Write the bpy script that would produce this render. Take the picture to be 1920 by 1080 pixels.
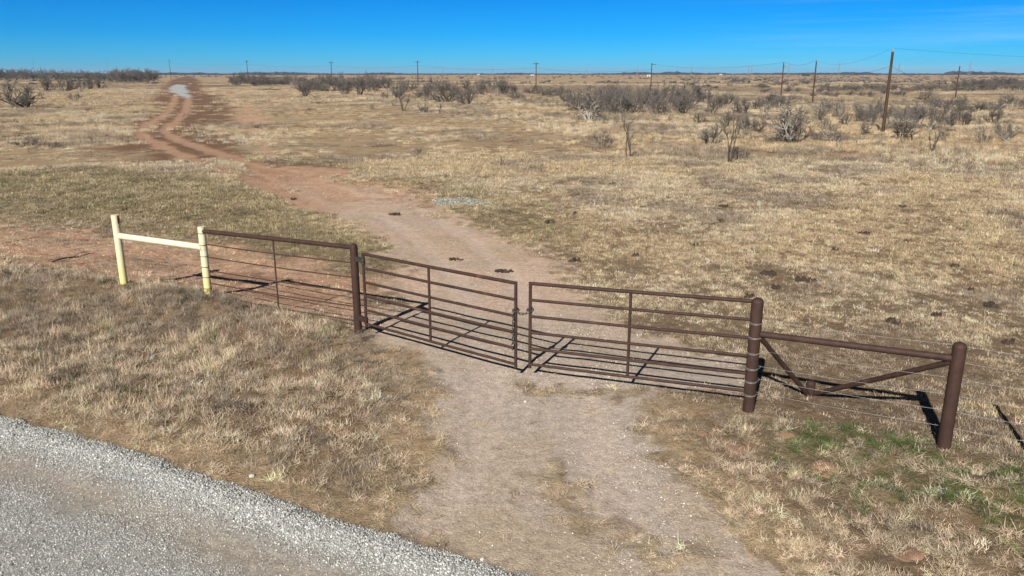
import bpy, math, random
import numpy as np
from mathutils import Vector, Matrix
R = math.radians
sc = bpy.context.scene
COL = sc.collection
for o in list(bpy.data.objects):
    bpy.data.objects.remove(o)

# ------------------------------------------------------------------ camera, sky, sun, exposure
CAMH = 4.6; PITCH = R(15.4); FPX = 1460.0
cam_d = bpy.data.cameras.new('camera'); cam = bpy.data.objects.new('camera', cam_d); COL.objects.link(cam)
cam.location = (0, 0, CAMH); cam.rotation_euler = (math.pi/2 - PITCH, 0, 0)
cam_d.sensor_width = 36; cam_d.lens = FPX/1920*36
cam_d.clip_start = 0.1; cam_d.clip_end = 30000
sc.camera = cam

SUN_AZ = R(21); SUN_EL = R(33.5)     # azimuth the shadows point to, measured from +Y to +X
w = bpy.data.worlds.new('World'); sc.world = w; w.use_nodes = True
nt = w.node_tree; nt.nodes.clear()
sky = nt.nodes.new('ShaderNodeTexSky'); sky.sky_type = 'NISHITA'; sky.sun_disc = False
sky.sun_elevation = SUN_EL; sky.sun_rotation = SUN_AZ + math.pi
sky.altitude = 800; sky.air_density = 1.0; sky.dust_density = 0.2; sky.ozone_density = 3.0
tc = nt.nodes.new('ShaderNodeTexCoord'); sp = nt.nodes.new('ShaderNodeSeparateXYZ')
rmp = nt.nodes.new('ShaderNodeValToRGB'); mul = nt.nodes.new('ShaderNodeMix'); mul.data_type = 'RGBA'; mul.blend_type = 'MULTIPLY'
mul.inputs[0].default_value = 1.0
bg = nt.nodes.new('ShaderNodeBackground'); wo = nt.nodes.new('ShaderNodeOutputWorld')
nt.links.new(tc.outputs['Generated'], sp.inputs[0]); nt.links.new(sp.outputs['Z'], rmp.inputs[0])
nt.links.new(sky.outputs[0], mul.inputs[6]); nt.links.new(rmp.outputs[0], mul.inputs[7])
# thin wisps of high cloud low in the east
mp = nt.nodes.new('ShaderNodeMapping'); mp.inputs['Scale'].default_value = (1.6, 1.6, 46)
cn = nt.nodes.new('ShaderNodeTexNoise'); cn.inputs['Scale'].default_value = 1.6; cn.inputs['Detail'].default_value = 5; cn.inputs['Roughness'].default_value = .55
cr = nt.nodes.new('ShaderNodeValToRGB'); cr.color_ramp.elements[0].position = .44; cr.color_ramp.elements[1].position = .80
cr.color_ramp.elements[0].color = (0, 0, 0, 1); cr.color_ramp.elements[1].color = (.17, .17, .17, 1)
cm = nt.nodes.new('ShaderNodeMix'); cm.data_type = 'RGBA'; cm.inputs[7].default_value = (6.0, 6.6, 7.4, 1)
nt.links.new(tc.outputs['Generated'], mp.inputs[0]); nt.links.new(mp.outputs[0], cn.inputs[0]); nt.links.new(cn.outputs[0], cr.inputs[0])
ce = nt.nodes.new('ShaderNodeMapRange'); ce.inputs[1].default_value = .12; ce.inputs[2].default_value = .5; nt.links.new(sp.outputs['X'], ce.inputs[0])
cx_ = nt.nodes.new('ShaderNodeMath'); cx_.operation = 'MULTIPLY'; nt.links.new(cr.outputs[0], cx_.inputs[0]); nt.links.new(ce.outputs[0], cx_.inputs[1])
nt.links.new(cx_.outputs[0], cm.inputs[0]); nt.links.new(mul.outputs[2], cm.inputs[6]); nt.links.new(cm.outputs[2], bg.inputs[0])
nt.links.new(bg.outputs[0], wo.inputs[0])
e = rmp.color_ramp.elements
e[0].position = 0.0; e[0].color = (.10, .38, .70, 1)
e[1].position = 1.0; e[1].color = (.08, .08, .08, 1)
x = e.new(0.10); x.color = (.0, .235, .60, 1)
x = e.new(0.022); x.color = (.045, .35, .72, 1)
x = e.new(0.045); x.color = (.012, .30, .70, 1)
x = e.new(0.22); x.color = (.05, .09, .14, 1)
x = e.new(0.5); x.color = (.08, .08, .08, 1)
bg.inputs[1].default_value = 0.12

sd = bpy.data.lights.new('sun', 'SUN'); sd.energy = 5.0; sd.angle = R(0.5); sd.color = (1, .965, .90)
sun = bpy.data.objects.new('sun', sd); COL.objects.link(sun)
sun.rotation_euler = Vector((math.sin(SUN_AZ)*math.cos(SUN_EL), math.cos(SUN_AZ)*math.cos(SUN_EL), -math.sin(SUN_EL))).to_track_quat('-Z', 'Y').to_euler()
sc.view_settings.view_transform = 'Standard'; sc.view_settings.look = 'None'
sc.view_settings.exposure = 0.42; sc.view_settings.gamma = 1.0
sc.cycles.max_bounces = 4; sc.cycles.diffuse_bounces = 2; sc.cycles.transparent_max_bounces = 4
sc.cycles.volume_bounces = 0

# ------------------------------------------------------------------ numpy noise
def _hash(ix, iy, seed):
    n = (ix.astype(np.int64)*374761393 + iy.astype(np.int64)*668265263 + seed*1442695041) & 0xffffffff
    n = ((n ^ (n >> 13))*1274126177) & 0xffffffff
    n = (n ^ (n >> 16)) & 0xffff
    return n/65535.0
def vnoise(x, y, seed=0):
    ix = np.floor(x); iy = np.floor(y); fx = x-ix; fy = y-iy
    fx = fx*fx*(3-2*fx); fy = fy*fy*(3-2*fy)
    a = _hash(ix, iy, seed); b = _hash(ix+1, iy, seed); c = _hash(ix, iy+1, seed); d = _hash(ix+1, iy+1, seed)
    return (a*(1-fx)+b*fx)*(1-fy) + (c*(1-fx)+d*fx)*fy
def fbm(x, y, scale, octv=4, seed=0):
    s = np.zeros_like(x, dtype=float); a = .5; f = 1.0/scale; t = 0
    for k in range(octv):
        s += a*vnoise(x*f+k*17.3, y*f-k*9.1, seed+k); t += a; a *= .5; f *= 2.03
    return s/t
def sstep(a, b, x):
    t = np.clip((x-a)/(b-a), 0, 1); return t*t*(3-2*t)

# ------------------------------------------------------------------ picture geometry -> ground
SP, CP = math.sin(PITCH), math.cos(PITCH)
def ray(px, py):
    u = (px-960)/FPX; v = (540-py)/FPX
    return u, CP+v*SP, -SP+v*CP
def Pz(px, py, z=0.0):
    dx, dy, dz = ray(px, py); t = (CAMH-z)/(-dz)
    return (dx*t, dy*t)
def hgt(x, y, py):            # height z of a point over (x, y) that is seen at picture row py
    v = (540-py)/FPX
    # y*SP+(z-H)CP = v*(y*CP+(H-z)SP)
    return (v*(y*CP+CAMH*SP) - y*SP + CAMH*CP)/(CP+v*SP)

FENCE = [(-60, 37.5), (-8.78, 17.01), (-6.54, 16.13), (-2.82, 13.56), (3.34, 10.16), (5.49, 9.02), (60, -20)]
def fence_s(x, y):
    best = np.full(np.shape(x), 1e9); sg = np.ones(np.shape(x))
    for (ax, ay), (bx, by) in zip(FENCE[:-1], FENCE[1:]):
        dx, dy = bx-ax, by-ay; L = math.hypot(dx, dy)
        t = np.clip(((x-ax)*dx+(y-ay)*dy)/(L*L), 0, 1)
        d = np.hypot(x-(ax+t*dx), y-(ay+t*dy))
        s = np.sign((y-ay)*dx-(x-ax)*dy)
        m = d < best
        best = np.where(m, d, best); sg = np.where(m, s, sg)
    return best*sg
def terrain(x, y):
    x = np.asarray(x, float); y = np.asarray(y, float)
    s = fence_s(x, y); r = np.hypot(x, y)
    z = -.19*sstep(0.1, 3.0, s)
    z += .20*np.exp(-((s+.55)/.8)**2)*sstep(-2.6, -4.2, x)*sstep(-16, -8, x)
    z += .07*np.exp(-((s+1.0)/.9)**2)*sstep(4.2, 5.2, x)
    z += .05*(fbm(x, y, 1.6, 3, 5)-.5)*sstep(.3, 1.5, np.abs(s))
    z += .5*(fbm(x, y, 45, 3, 11)-.5)*sstep(25, 70, r)
    z += 2.2*(fbm(x, y, 420, 2, 12)-.55)*sstep(150, 700, r)
    return z
def P(px, py):
    dx, dy, dz = ray(px, py); z = 0.0
    for k in range(14):
        t = (CAMH-z)/(-dz); t = min(t, 9000)
        z = .5*z+.5*float(terrain(dx*t, dy*t))
    return (dx*t, dy*t)
def poly(pts): return [P(a, b) for a, b in pts]
def d_line(x, y, pts):
    best = np.full(np.shape(x), 1e9)
    for (ax, ay), (bx, by) in zip(pts[:-1], pts[1:]):
        dx, dy = bx-ax, by-ay
        t = np.clip(((x-ax)*dx+(y-ay)*dy)/(dx*dx+dy*dy+1e-9), 0, 1)
        best = np.minimum(best, np.hypot(x-(ax+t*dx), y-(ay+t*dy)))
    return best
def sd_poly(x, y, pts):       # negative inside
    d = d_line(x, y, pts+[pts[0]])
    ins = np.zeros(np.shape(x), bool)
    for (ax, ay), (bx, by) in zip(pts, pts[1:]+[pts[0]]):
        c = ((ay > y) != (by > y)) & (x < (bx-ax)*(y-ay)/((by-ay) if by != ay else 1e-9)+ax)
        ins ^= c
    return np.where(ins, -d, d)

ROAD_EDGE = [(-60, 32.0)] + [Pz(a, b) for a, b in [(-120, 745), (0, 776), (111, 809), (222, 836), (333, 871), (444, 908), (533, 942), (640, 976), (745, 1006), (816, 1031), (921, 1059), (957, 1073)]] + [(1.0, 5.95), (8.0, 2.4), (60, -24)]
DRIVE = poly([(900, 1180), (940, 1070), (810, 1025), (745, 1000), (735, 975), (800, 915), (815, 860), (803, 800), (850, 745), (835, 700), (760, 668), (690, 640), (690, 610), (760, 560), (745, 490), (690, 445), (620, 405), (520, 350), (560, 335), (660, 350), (760, 372), (850, 405), (930, 435), (1010, 470), (1080, 530), (1130, 570), (1200, 630), (1380, 680), (1398, 745), (1240, 728), (1205, 790), (1235, 860), (1290, 930), (1370, 1000), (1480, 1100), (1600, 1180)])
ISLAND = poly([(960, 885), (1040, 868), (1120, 900), (1132, 945), (1092, 1000), (1010, 990), (968, 935)])
ISL2 = [P(a, b) for a, b in [(1120, 990), (1180, 1015), (1230, 1050), (1300, 1045), (1360, 1075)]]
MIDGR = [P(a, b) for a, b in [(960, 720), (1030, 735), (1110, 740), (1190, 735)]]
REDSTRIP = poly([(-300, 395), (-100, 412), (0, 422), (120, 434), (330, 448), (480, 470), (640, 508), (700, 560), (690, 618), (560, 598), (400, 566), (230, 540), (100, 505), (0, 486), (-100, 470), (-300, 450)])
REDZONE = poly([(430, 303), (600, 318), (700, 332), (800, 350), (840, 366), (800, 388), (700, 372), (560, 350), (450, 325)])
TRACK = [P(a, b) for a, b in [(620, 385), (560, 350), (480, 322), (390, 292), (310, 262), (285, 248), (318, 222), (340, 195), (340, 178), (344, 162), (352, 150), (356, 145)]]
RUT1 = [P(a, b) for a, b in [(600, 392), (500, 350), (430, 325), (330, 287), (268, 258), (258, 248), (285, 228), (316, 208), (326, 190), (330, 176)]]
RUT2 = [P(a, b) for a, b in [(650, 372), (560, 335), (460, 303), (370, 276), (318, 255), (308, 245), (332, 226), (348, 208), (353, 190), (352, 178)]]
CALICHE = poly([(322, 161), (336, 158), (348, 160), (351, 168), (356, 176), (360, 184), (350, 184), (342, 181), (332, 178), (320, 172), (317, 167)])
RUTS_NEAR = [[P(a, b) for a, b in q] for q in ([(800, 1010), (880, 900), (905, 800), (915, 700), (890, 600), (850, 520), (780, 450), (700, 400)], [(1150, 1000), (1130, 900), (1110, 800), (1060, 700), (1010, 600), (960, 520), (880, 450), (790, 395)])]
GRAVPATCH = poly([(812, 374), (840, 370), (880, 372), (915, 377), (952, 392), (935, 392), (890, 386), (850, 386), (820, 383)])
GREEN = poly([(1360, 780), (1480, 785), (1620, 815), (1780, 855), (1920, 880), (2100, 930), (2200, 1180), (1940, 1120), (1860, 1010), (1760, 970), (1660, 925), (1540, 900), (1410, 855)])
OLIVE = poly([(-200, 320), (200, 318), (420, 330), (600, 395), (730, 455), (720, 500), (640, 480), (480, 452), (250, 430), (0, 412), (-200, 400)])
OLIVE2 = poly([(350, 262), (520, 300), (760, 330), (950, 360), (1060, 420), (1090, 480), (1020, 470), (900, 400), (830, 372), (700, 330), (500, 310), (380, 280)])
TALL = poly([(520, 178), (760, 205), (1000, 232), (1080, 282), (1300, 300), (1480, 315), (1920, 345), (2300, 350), (2300, 190), (1300, 188), (900, 175), (520, 168)])
BROWN = poly([(228, 262), (262, 232), (290, 205), (300, 175), (318, 152), (352, 141), (372, 150), (384, 170), (425, 195), (430, 228), (395, 246), (410, 265), (520, 300), (600, 322), (500, 340), (380, 305), (290, 290)])
DIRT2 = [P(a, b) for a, b in [(420, 170), (440, 185), (460, 198), (470, 215), (470, 245)]]
DIRT3 = [P(a, b) for a, b in [(495, 258), (497, 275), (503, 290)]]

def masks(x, y):
    x = np.asarray(x, float); y = np.asarray(y, float); r = np.hypot(x, y)
    n1 = fbm(x, y, .9, 4, 21)-.5; n2 = fbm(x, y, 5, 4, 22)-.5; n3 = fbm(x, y, .25, 2, 23)-.5
    s = fence_s(x, y)
    # road: signed distance from its edge, positive on the road (camera side)
    rd = sd_poly(x, y, ROAD_EDGE+[(60, -80), (-60, -80)])
    m = {'s': s, 'r': r, 'rd': -rd + n1*.08 + n3*.12}
    m['road'] = sstep(-.04, .06, m['rd'])
    dd = sd_poly(x, y, DRIVE)
    k = np.clip(r/14, .5, 3)
    dv = sstep(.28, -.28, dd/k + n1*.95 + n3*.8)
    isl = np.maximum(sstep(.16, -.3, sd_poly(x, y, ISLAND)+n1*.8+n3*.7)*.85, sstep(.20, -.05, d_line(x, y, ISL2)+n1*1.1+n3*.6)*.65)
    mg = sstep(.26, .0, d_line(x, y, MIDGR)+n1*.9+n3*.6)*.8
    m['drive'] = dv*(1-np.maximum(isl, mg)); m['isl'] = isl*(dd < 0)
    m['red'] = sstep(.5, -.5, sd_poly(x, y, REDSTRIP)+n1*2.2+n3*.8)*(s > -.25)
    m['red'] = np.maximum(m['red'], .85*sstep(.8, -.8, sd_poly(x, y, REDZONE)+n2*5+n1*2))
    m['red'] = np.maximum(m['red'], .8*sstep(1.8, .3, d_line(x, y, DIRT2)+n2*6))
    m['red'] = np.maximum(m['red'], .6*sstep(.5, .1, d_line(x, y, DIRT3)+n1*1))
    m['red'] = np.where((r < 14) & (s < 0), 0, m['red'])
    far = sstep(20, 45, r)
    m['rut'] = np.maximum(sstep(.85, .30, d_line(x, y, RUT1)+n1*1.1*far+n2*.8+n3*.3), sstep(.85, .30, d_line(x, y, RUT2)+n1*1.1*far+n2*.8+n3*.3))
    m['rut'] = np.maximum(m['rut'], .6*sstep(1.3, .5, d_line(x, y, TRACK[:3])+n1))
    m['press'] = np.zeros(np.shape(x))
    for q_ in RUTS_NEAR: m['press'] = np.maximum(m['press'], sstep(.42, .12, d_line(x, y, q_)+n1*.35)*(r < 40))
    m['press'] = m['press']*m['drive']
    m['brown'] = sstep(2.2, -1.0, sd_poly(x, y, BROWN)+n2*7+n1*2.5)
    m['caliche'] = sstep(.4, -.4, sd_poly(x, y, CALICHE)+n2*3+n1*2.5)
    m['gpatch'] = sstep(.15, -.1, sd_poly(x, y, GRAVPATCH)+n1*.7+n3*.5)
    m['green'] = sstep(.35, -.5, sd_poly(x, y, GREEN)+n1*2.6)
    m['olive'] = np.maximum(sstep(1.5, -1.5, sd_poly(x, y, OLIVE)+n2*4), .8*sstep(1.5, -1.5, sd_poly(x, y, OLIVE2)+n2*5))
    m['tall'] = sstep(3, -3, sd_poly(x, y, TALL)+n2*14)
    bare = np.clip(m['road']+m['drive']+m['red']*.88+m['rut']+m['brown']*.85+m['caliche']+m['gpatch'], 0, 1)
    m['bare'] = bare
    m['n1'] = n1; m['n2'] = n2
    return m
def lin(r, g, b, k=1.0):
    f = lambda c: ((c/255+.055)/1.055)**2.4 if c > 10 else c/255/12.92
    return np.array([f(r)*k, f(g)*k, f(b)*k])
C_STRAW = lin(172, 150, 120); C_LITTER = lin(128, 109, 88); C_RED = lin(194, 158, 132); C_DRIVE = lin(178, 163, 149)
C_ROAD = lin(148, 145, 139); C_CAL = lin(172, 172, 170); C_BROWN = lin(116, 88, 70); C_RUT = lin(172, 138, 114)
C_OLIVE = lin(138, 126, 94); C_GREY = lin(158, 140, 112)
def ground_color(x, y, m):
    r = m['r']; f = sstep(14, 70, r)[:, None]
    c = C_LITTER*(1-f) + C_STRAW*f
    c = c*(1-.35*(1-f)*0)
    p = fbm(x, y, 9, 4, 31); q = fbm(x, y, 60, 4, 32); g = fbm(x, y, 2.2, 3, 33)
    def mix(c, col, a): a = np.clip(a, 0, 1)[:, None]; return c*(1-a)+col*a
    c = mix(c, C_GREY, (sstep(.50, .66, p)*.4)*np.clip(f[:, 0], .2, 1))
    c = mix(c, lin(150, 118, 88), sstep(.56, .7, g)*.55*f[:, 0])
    c = mix(c, lin(126, 100, 78), sstep(.62, .74, fbm(x, y, .8, 3, 35))*.5)
    c = mix(c, lin(184, 160, 126), sstep(.5, .7, q)*.4*f[:, 0])
    c = mix(c, lin(150, 124, 98), sstep(.52, .72, fbm(x, y*3.0, 160, 4, 34))*.75*sstep(80, 220, r))
    c = mix(c, lin(166, 140, 112), sstep(300, 1200, r)*.75)
    c = mix(c, lin(172, 150, 120), (1-m['bare'])*(m['s'] < 0)*sstep(1.2, .2, np.minimum(np.abs(m['rd']), np.abs(sd_poly(x, y, DRIVE))))*.7)
    c = mix(c, lin(176, 154, 122), m['isl']*.9)
    c = mix(c, C_OLIVE, m['olive']*.5)
    c = mix(c, lin(112, 106, 74), m['green']*.4)
    c = mix(c, C_BROWN, m['brown']*.9)
    c = mix(c, C_RED, m['red'])
    c = mix(c, C_DRIVE, m['drive'])
    c = mix(c, lin(194, 160, 136), m['drive']*sstep(10.5, 18, r)*.6)
    c = mix(c, lin(174, 156, 138), m['drive']*sstep(.46, .62, fbm(x, y, 1.1, 4, 36))*.7)
    c = mix(c, lin(168, 148, 122), m['drive']*sstep(.57, .68, fbm(x, y, 2.3, 4, 37))*.5)
    c = mix(c, lin(172, 148, 118), m['red']*sstep(.5, .62, fbm(x, y, 1.4, 4, 38))*.5)
    c = mix(c, lin(158, 120, 96), m['red']*sstep(.5, .62, fbm(x, y, .5, 4, 39))*.5)
    c = mix(c, lin(190, 172, 158), m['press']*.45)
    c = mix(c, C_RUT, m['rut']*(1-m['drive']*.3))
    c = mix(c, C_CAL, m['caliche'])
    c = mix(c, lin(140, 138, 126), m['gpatch'])
    c = mix(c, C_ROAD, m['road'])
    lane = m['road']*np.exp(-((m['rd']-.95)/.3)**2)*.8
    c = mix(c, lin(160, 148, 134), lane)
    return c

# ------------------------------------------------------------------ object helpers
def tag(o, label=None, cat=None, group=None, kind=None):
    if label: o['label'] = label
    if cat: o['category'] = cat
    if group: o['group'] = group
    if kind: o['kind'] = kind
    return o
def empty(name, loc=(0, 0, 0), rz=0, label=None, cat=None, group=None):
    o = bpy.data.objects.new(name, None); COL.objects.link(o); o.location = loc; o.rotation_euler = (0, 0, rz)
    o.empty_display_size = .2
    return tag(o, label, cat, group)
class MB:
    def __init__(s): s.v = []; s.f = []; s.sm = []
    def add(s, vs, fs, smooth=True):
        b = len(s.v); s.v += [tuple(p) for p in vs]; s.f += [tuple(i+b for i in f) for f in fs]; s.sm += [smooth]*len(fs); return s
    def tube(s, pts, rad, n=12, cap=True, smooth=True):
        pts = [Vector(p) for p in pts]; m = len(pts)
        if not hasattr(rad, '__len__'): rad = [rad]*m
        t0 = (pts[1]-pts[0]).normalized()
        u = t0.orthogonal().normalized(); vs = []; fs = []
        for i, p in enumerate(pts):
            t = (pts[min(i+1, m-1)]-pts[max(i-1, 0)]).normalized()
            u = (u-t*u.dot(t)).normalized(); w_ = t.cross(u)
            for k in range(n):
                a = 2*math.pi*k/n
                vs.append(p+(u*math.cos(a)+w_*math.sin(a))*rad[i])
        for i in range(m-1):
            for k in range(n):
                a = i*n+k; b = i*n+(k+1) % n
                fs.append((a, b, b+n, a+n))
        s.add(vs, fs, smooth)
        if cap:
            s.add(vs[:n], [tuple(range(n))[::-1]], False); s.add(vs[-n:], [tuple(range(n))], False)
        return s
    def dome(s, p, r, hh, n=16, k=5):    # rounded cap on top of a post
        vs = []; fs = []
        for i in range(k+1):
            a = (math.pi/2)*i/k
            for j in range(n):
                b = 2*math.pi*j/n; rr = r*math.cos(a) if i < k else .0005
                vs.append((p[0]+rr*math.cos(b), p[1]+rr*math.sin(b), p[2]+hh*math.sin(a)))
        for i in range(k):
            for j in range(n):
                fs.append((i*n+j, i*n+(j+1) % n, (i+1)*n+(j+1) % n, (i+1)*n+j))
        return s.add(vs, fs)
    def box(s, c, d, rz=0):
        M = Matrix.Rotation(rz, 3, 'Z'); vs = []
        for x in (-1, 1):
            for y in (-1, 1):
                for z in (-1, 1):
                    vs.append(Vector(c)+M @ Vector((x*d[0]/2, y*d[1]/2, z*d[2]/2)))
        return s.add(vs, [(0, 1, 3, 2), (4, 6, 7, 5), (0, 4, 5, 1), (2, 3, 7, 6), (0, 2, 6, 4), (1, 5, 7, 3)], False)
    def torus(s, c, R1, r2, M=None, n=14, k=6, sx=1.0):
        vs = []; fs = []; M = M or Matrix.Identity(3)
        for i in range(n):
            a = 2*math.pi*i/n
            for j in range(k):
                b = 2*math.pi*j/k
                p = Vector(((R1+r2*math.cos(b))*math.cos(a)*sx, (R1+r2*math.cos(b))*math.sin(a), r2*math.sin(b)))
                vs.append(Vector(c)+M @ p)
        for i in range(n):
            for j in range(k):
                fs.append((i*k+j, ((i+1) % n)*k+j, ((i+1) % n)*k+(j+1) % k, i*k+(j+1) % k))
        return s.add(vs, fs)
    def build(s, name, mat, parent=None, link=True):
        me = bpy.data.meshes.new(name); me.from_pydata([tuple(v) for v in s.v], [], s.f)
        me.polygons.foreach_set('use_smooth', s.sm); me.materials.append(mat); me.update()
        o = bpy.data.objects.new(name, me)
        if link: COL.objects.link(o)
        if parent: 
            o.parent = parent
            o.matrix_parent_inverse = Matrix.Identity(4)
            # geometry was written in world space: shift to the parent's base
            me.transform(Matrix.Translation(-Vector(parent.location)))
        return o

# ------------------------------------------------------------------ materials
def new_mat(name):
    m = bpy.data.materials.new(name); m.use_nodes = True
    n = m.node_tree; b = n.nodes['Principled BSDF']; b.inputs['Specular IOR Level'].default_value = .2
    return m, n, b
def noise_mat(name, c1, c2, scale=8, rough=.8, c3=None, bump=.0, metallic=0, p1=.35, p2=.65, spec=.25, stretch=(1, 1, 1)):
    m, n, b = new_mat(name); L = n.links
    t = n.nodes.new('ShaderNodeTexCoord'); mp = n.nodes.new('ShaderNodeMapping'); mp.inputs['Scale'].default_value = stretch
    no = n.nodes.new('ShaderNodeTexNoise'); no.inputs['Scale'].default_value = scale; no.inputs['Detail'].default_value = 6; no.inputs['Roughness'].default_value = .65
    cr = n.nodes.new('ShaderNodeValToRGB'); cr.color_ramp.elements[0].position = p1; cr.color_ramp.elements[1].position = p2
    cr.color_ramp.elements[0].color = (*c1, 1); cr.color_ramp.elements[1].color = (*c2, 1)
    if c3 is not None:
        x = cr.color_ramp.elements.new(min(p2+.12, .98)); x.color = (*c3, 1)
    L.new(t.outputs['Object'], mp.inputs[0]); L.new(mp.outputs[0], no.inputs[0]); L.new(no.outputs[0], cr.inputs[0]); L.new(cr.outputs[0], b.inputs['Base Color'])
    b.inputs['Roughness'].default_value = rough; b.inputs['Metallic'].default_value = metallic; b.inputs['Specular IOR Level'].default_value = spec
    if bump:
        bu = n.nodes.new('ShaderNodeBump'); bu.inputs['Strength'].default_value = bump; bu.inputs['Distance'].default_value = .01
        L.new(no.outputs[0], bu.inputs['Height']); L.new(bu.outputs[0], b.inputs['Normal'])
    return m
M_RUST = noise_mat('weathered_brown_pipe', (.032, .017, .013), (.062, .031, .023), 9, .7, (.11, .056, .038), .4, .0, .3, .66, .3, (1, 1, .45))
M_RUST2 = noise_mat('thin_rusty_rod', (.045, .024, .018), (.085, .045, .032), 20, .7)
M_YEL = noise_mat('faded_yellow_paint', (.64, .56, .34), (.74, .68, .48), 5, .6, (.78, .75, .60), .1, 0, .25, .7, .4)
def worn_down(m, z0, z1, col):     # fresher deep yellow paint low on the posts, chalky above
    n = m.node_tree; L = n.links; b = n.nodes['Principled BSDF']; src = b.inputs['Base Color'].links[0].from_socket
    t = n.nodes.new('ShaderNodeTexCoord'); s_ = n.nodes.new('ShaderNodeSeparateXYZ'); r_ = n.nodes.new('ShaderNodeMapRange'); mx = n.nodes.new('ShaderNodeMix'); mx.data_type = 'RGBA'
    r_.inputs[1].default_value = z0; r_.inputs[2].default_value = z1; r_.inputs[3].default_value = 1; r_.inputs[4].default_value = 0
    L.new(t.outputs['Object'], s_.inputs[0]); L.new(s_.outputs['Z'], r_.inputs[0]); L.new(r_.outputs[0], mx.inputs[0]); L.new(src, mx.inputs[6]); mx.inputs[7].default_value = (*col, 1)
    L.new(mx.outputs[2], b.inputs['Base Color'])
worn_down(M_YEL, .05, .75, (.74, .62, .24))
M_YEL2 = noise_mat('pale_yellow_paint', (.66, .59, .38), (.75, .69, .50), 4, .5, None, .05, 0, .3, .6, .4)
M_CHIP = noise_mat('chipped_rust', (.12, .05, .03), (.24, .11, .07), 20, .8)
M_GALV = noise_mat('galvanized_wire', (.26, .26, .25), (.42, .42, .40), 30, .4, None, 0, .3)
M_WIRE = noise_mat('overhead_cable', (.03, .03, .035), (.05, .05, .055), 3, .7)
M_CHAIN = noise_mat('chain_steel', (.035, .03, .027), (.13, .115, .10), 60, .45, None, 0, .5)
M_POLE = noise_mat('creosote_pole_wood', (.055, .036, .027), (.10, .06, .042), 3, .85, (.15, .10, .075), .3, 0, .3, .7, .1, (6, 6, .6))
M_METAL = noise_mat('grey_metal', (.2, .2, .2), (.3, .3, .3), 3, .5)
M_BARK = noise_mat('dark_bark', (.055, .043, .034), (.12, .096, .076), 6, .9, (.20, .17, .14), .4)
M_PALE = noise_mat('bleached_dead_wood', (.24, .21, .175), (.40, .36, .31), 5, .9, (.42, .38, .33), .3)
M_TWIG = noise_mat('grey_twigs', (.10, .087, .075), (.19, .168, .148), 3, .95, (.28, .255, .23))
M_TWIGD = noise_mat('dark_twigs', (.085, .068, .055), (.15, .122, .10), 3, .95)
M_DUNG = noise_mat('dried_dung', (.030, .021, .015), (.075, .052, .038), 15, .95, None, .8)
M_MOUND = noise_mat('red_mound_soil', lin(128, 98, 80), lin(146, 116, 96), 12, .95, None, .8)
M_WHITE = noise_mat('white_paint', (.5, .5, .48), (.62, .62, .6), 3, .6)
M_HIDE = noise_mat('black_hide', (.012, .01, .01), (.03, .024, .02), 6, .7)
M_DARKWALL = noise_mat('dark_sheet_metal', (.03, .03, .03), (.06, .055, .05), 2, .6)
M_FARTREE = noise_mat('far_wood_foliage', (.020, .028, .032), (.042, .05, .045), .3, .95)

def speckle(m, col, scale, thr, width=.05, stretch=(1, 1, 1)):     # flaking paint, rust blooms
    n = m.node_tree; L = n.links; b = n.nodes['Principled BSDF']; src = b.inputs['Base Color'].links[0].from_socket
    t = n.nodes.new('ShaderNodeTexCoord'); mp = n.nodes.new('ShaderNodeMapping'); mp.inputs['Scale'].default_value = stretch
    q = n.nodes.new('ShaderNodeTexNoise'); q.inputs['Scale'].default_value = scale; q.inputs['Detail'].default_value = 7; q.inputs['Roughness'].default_value = .7
    r_ = n.nodes.new('ShaderNodeMapRange'); r_.inputs[1].default_value = thr; r_.inputs[2].default_value = thr+width
    mx = n.nodes.new('ShaderNodeMix'); mx.data_type = 'RGBA'; mx.inputs[7].default_value = (*col, 1)
    L.new(t.outputs['Object'], mp.inputs[0]); L.new(mp.outputs[0], q.inputs[0]); L.new(q.outputs[0], r_.inputs[0]); L.new(r_.outputs[0], mx.inputs[0]); L.new(src, mx.inputs[6]); L.new(mx.outputs[2], b.inputs['Base Color'])
speckle(M_YEL, (.22, .10, .06), 7, .64); speckle(M_YEL2, (.30, .2, .12), 6, .66, .05, (1, 1, 2))
speckle(M_RUST, (.10, .05, .034), 3.5, .57, .14); speckle(M_RUST, (.03, .016, .013), 2.2, .58, .1)
speckle(M_POLE, (.04, .026, .02), 1.2, .52, .1, (4, 4, .5))
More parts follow.
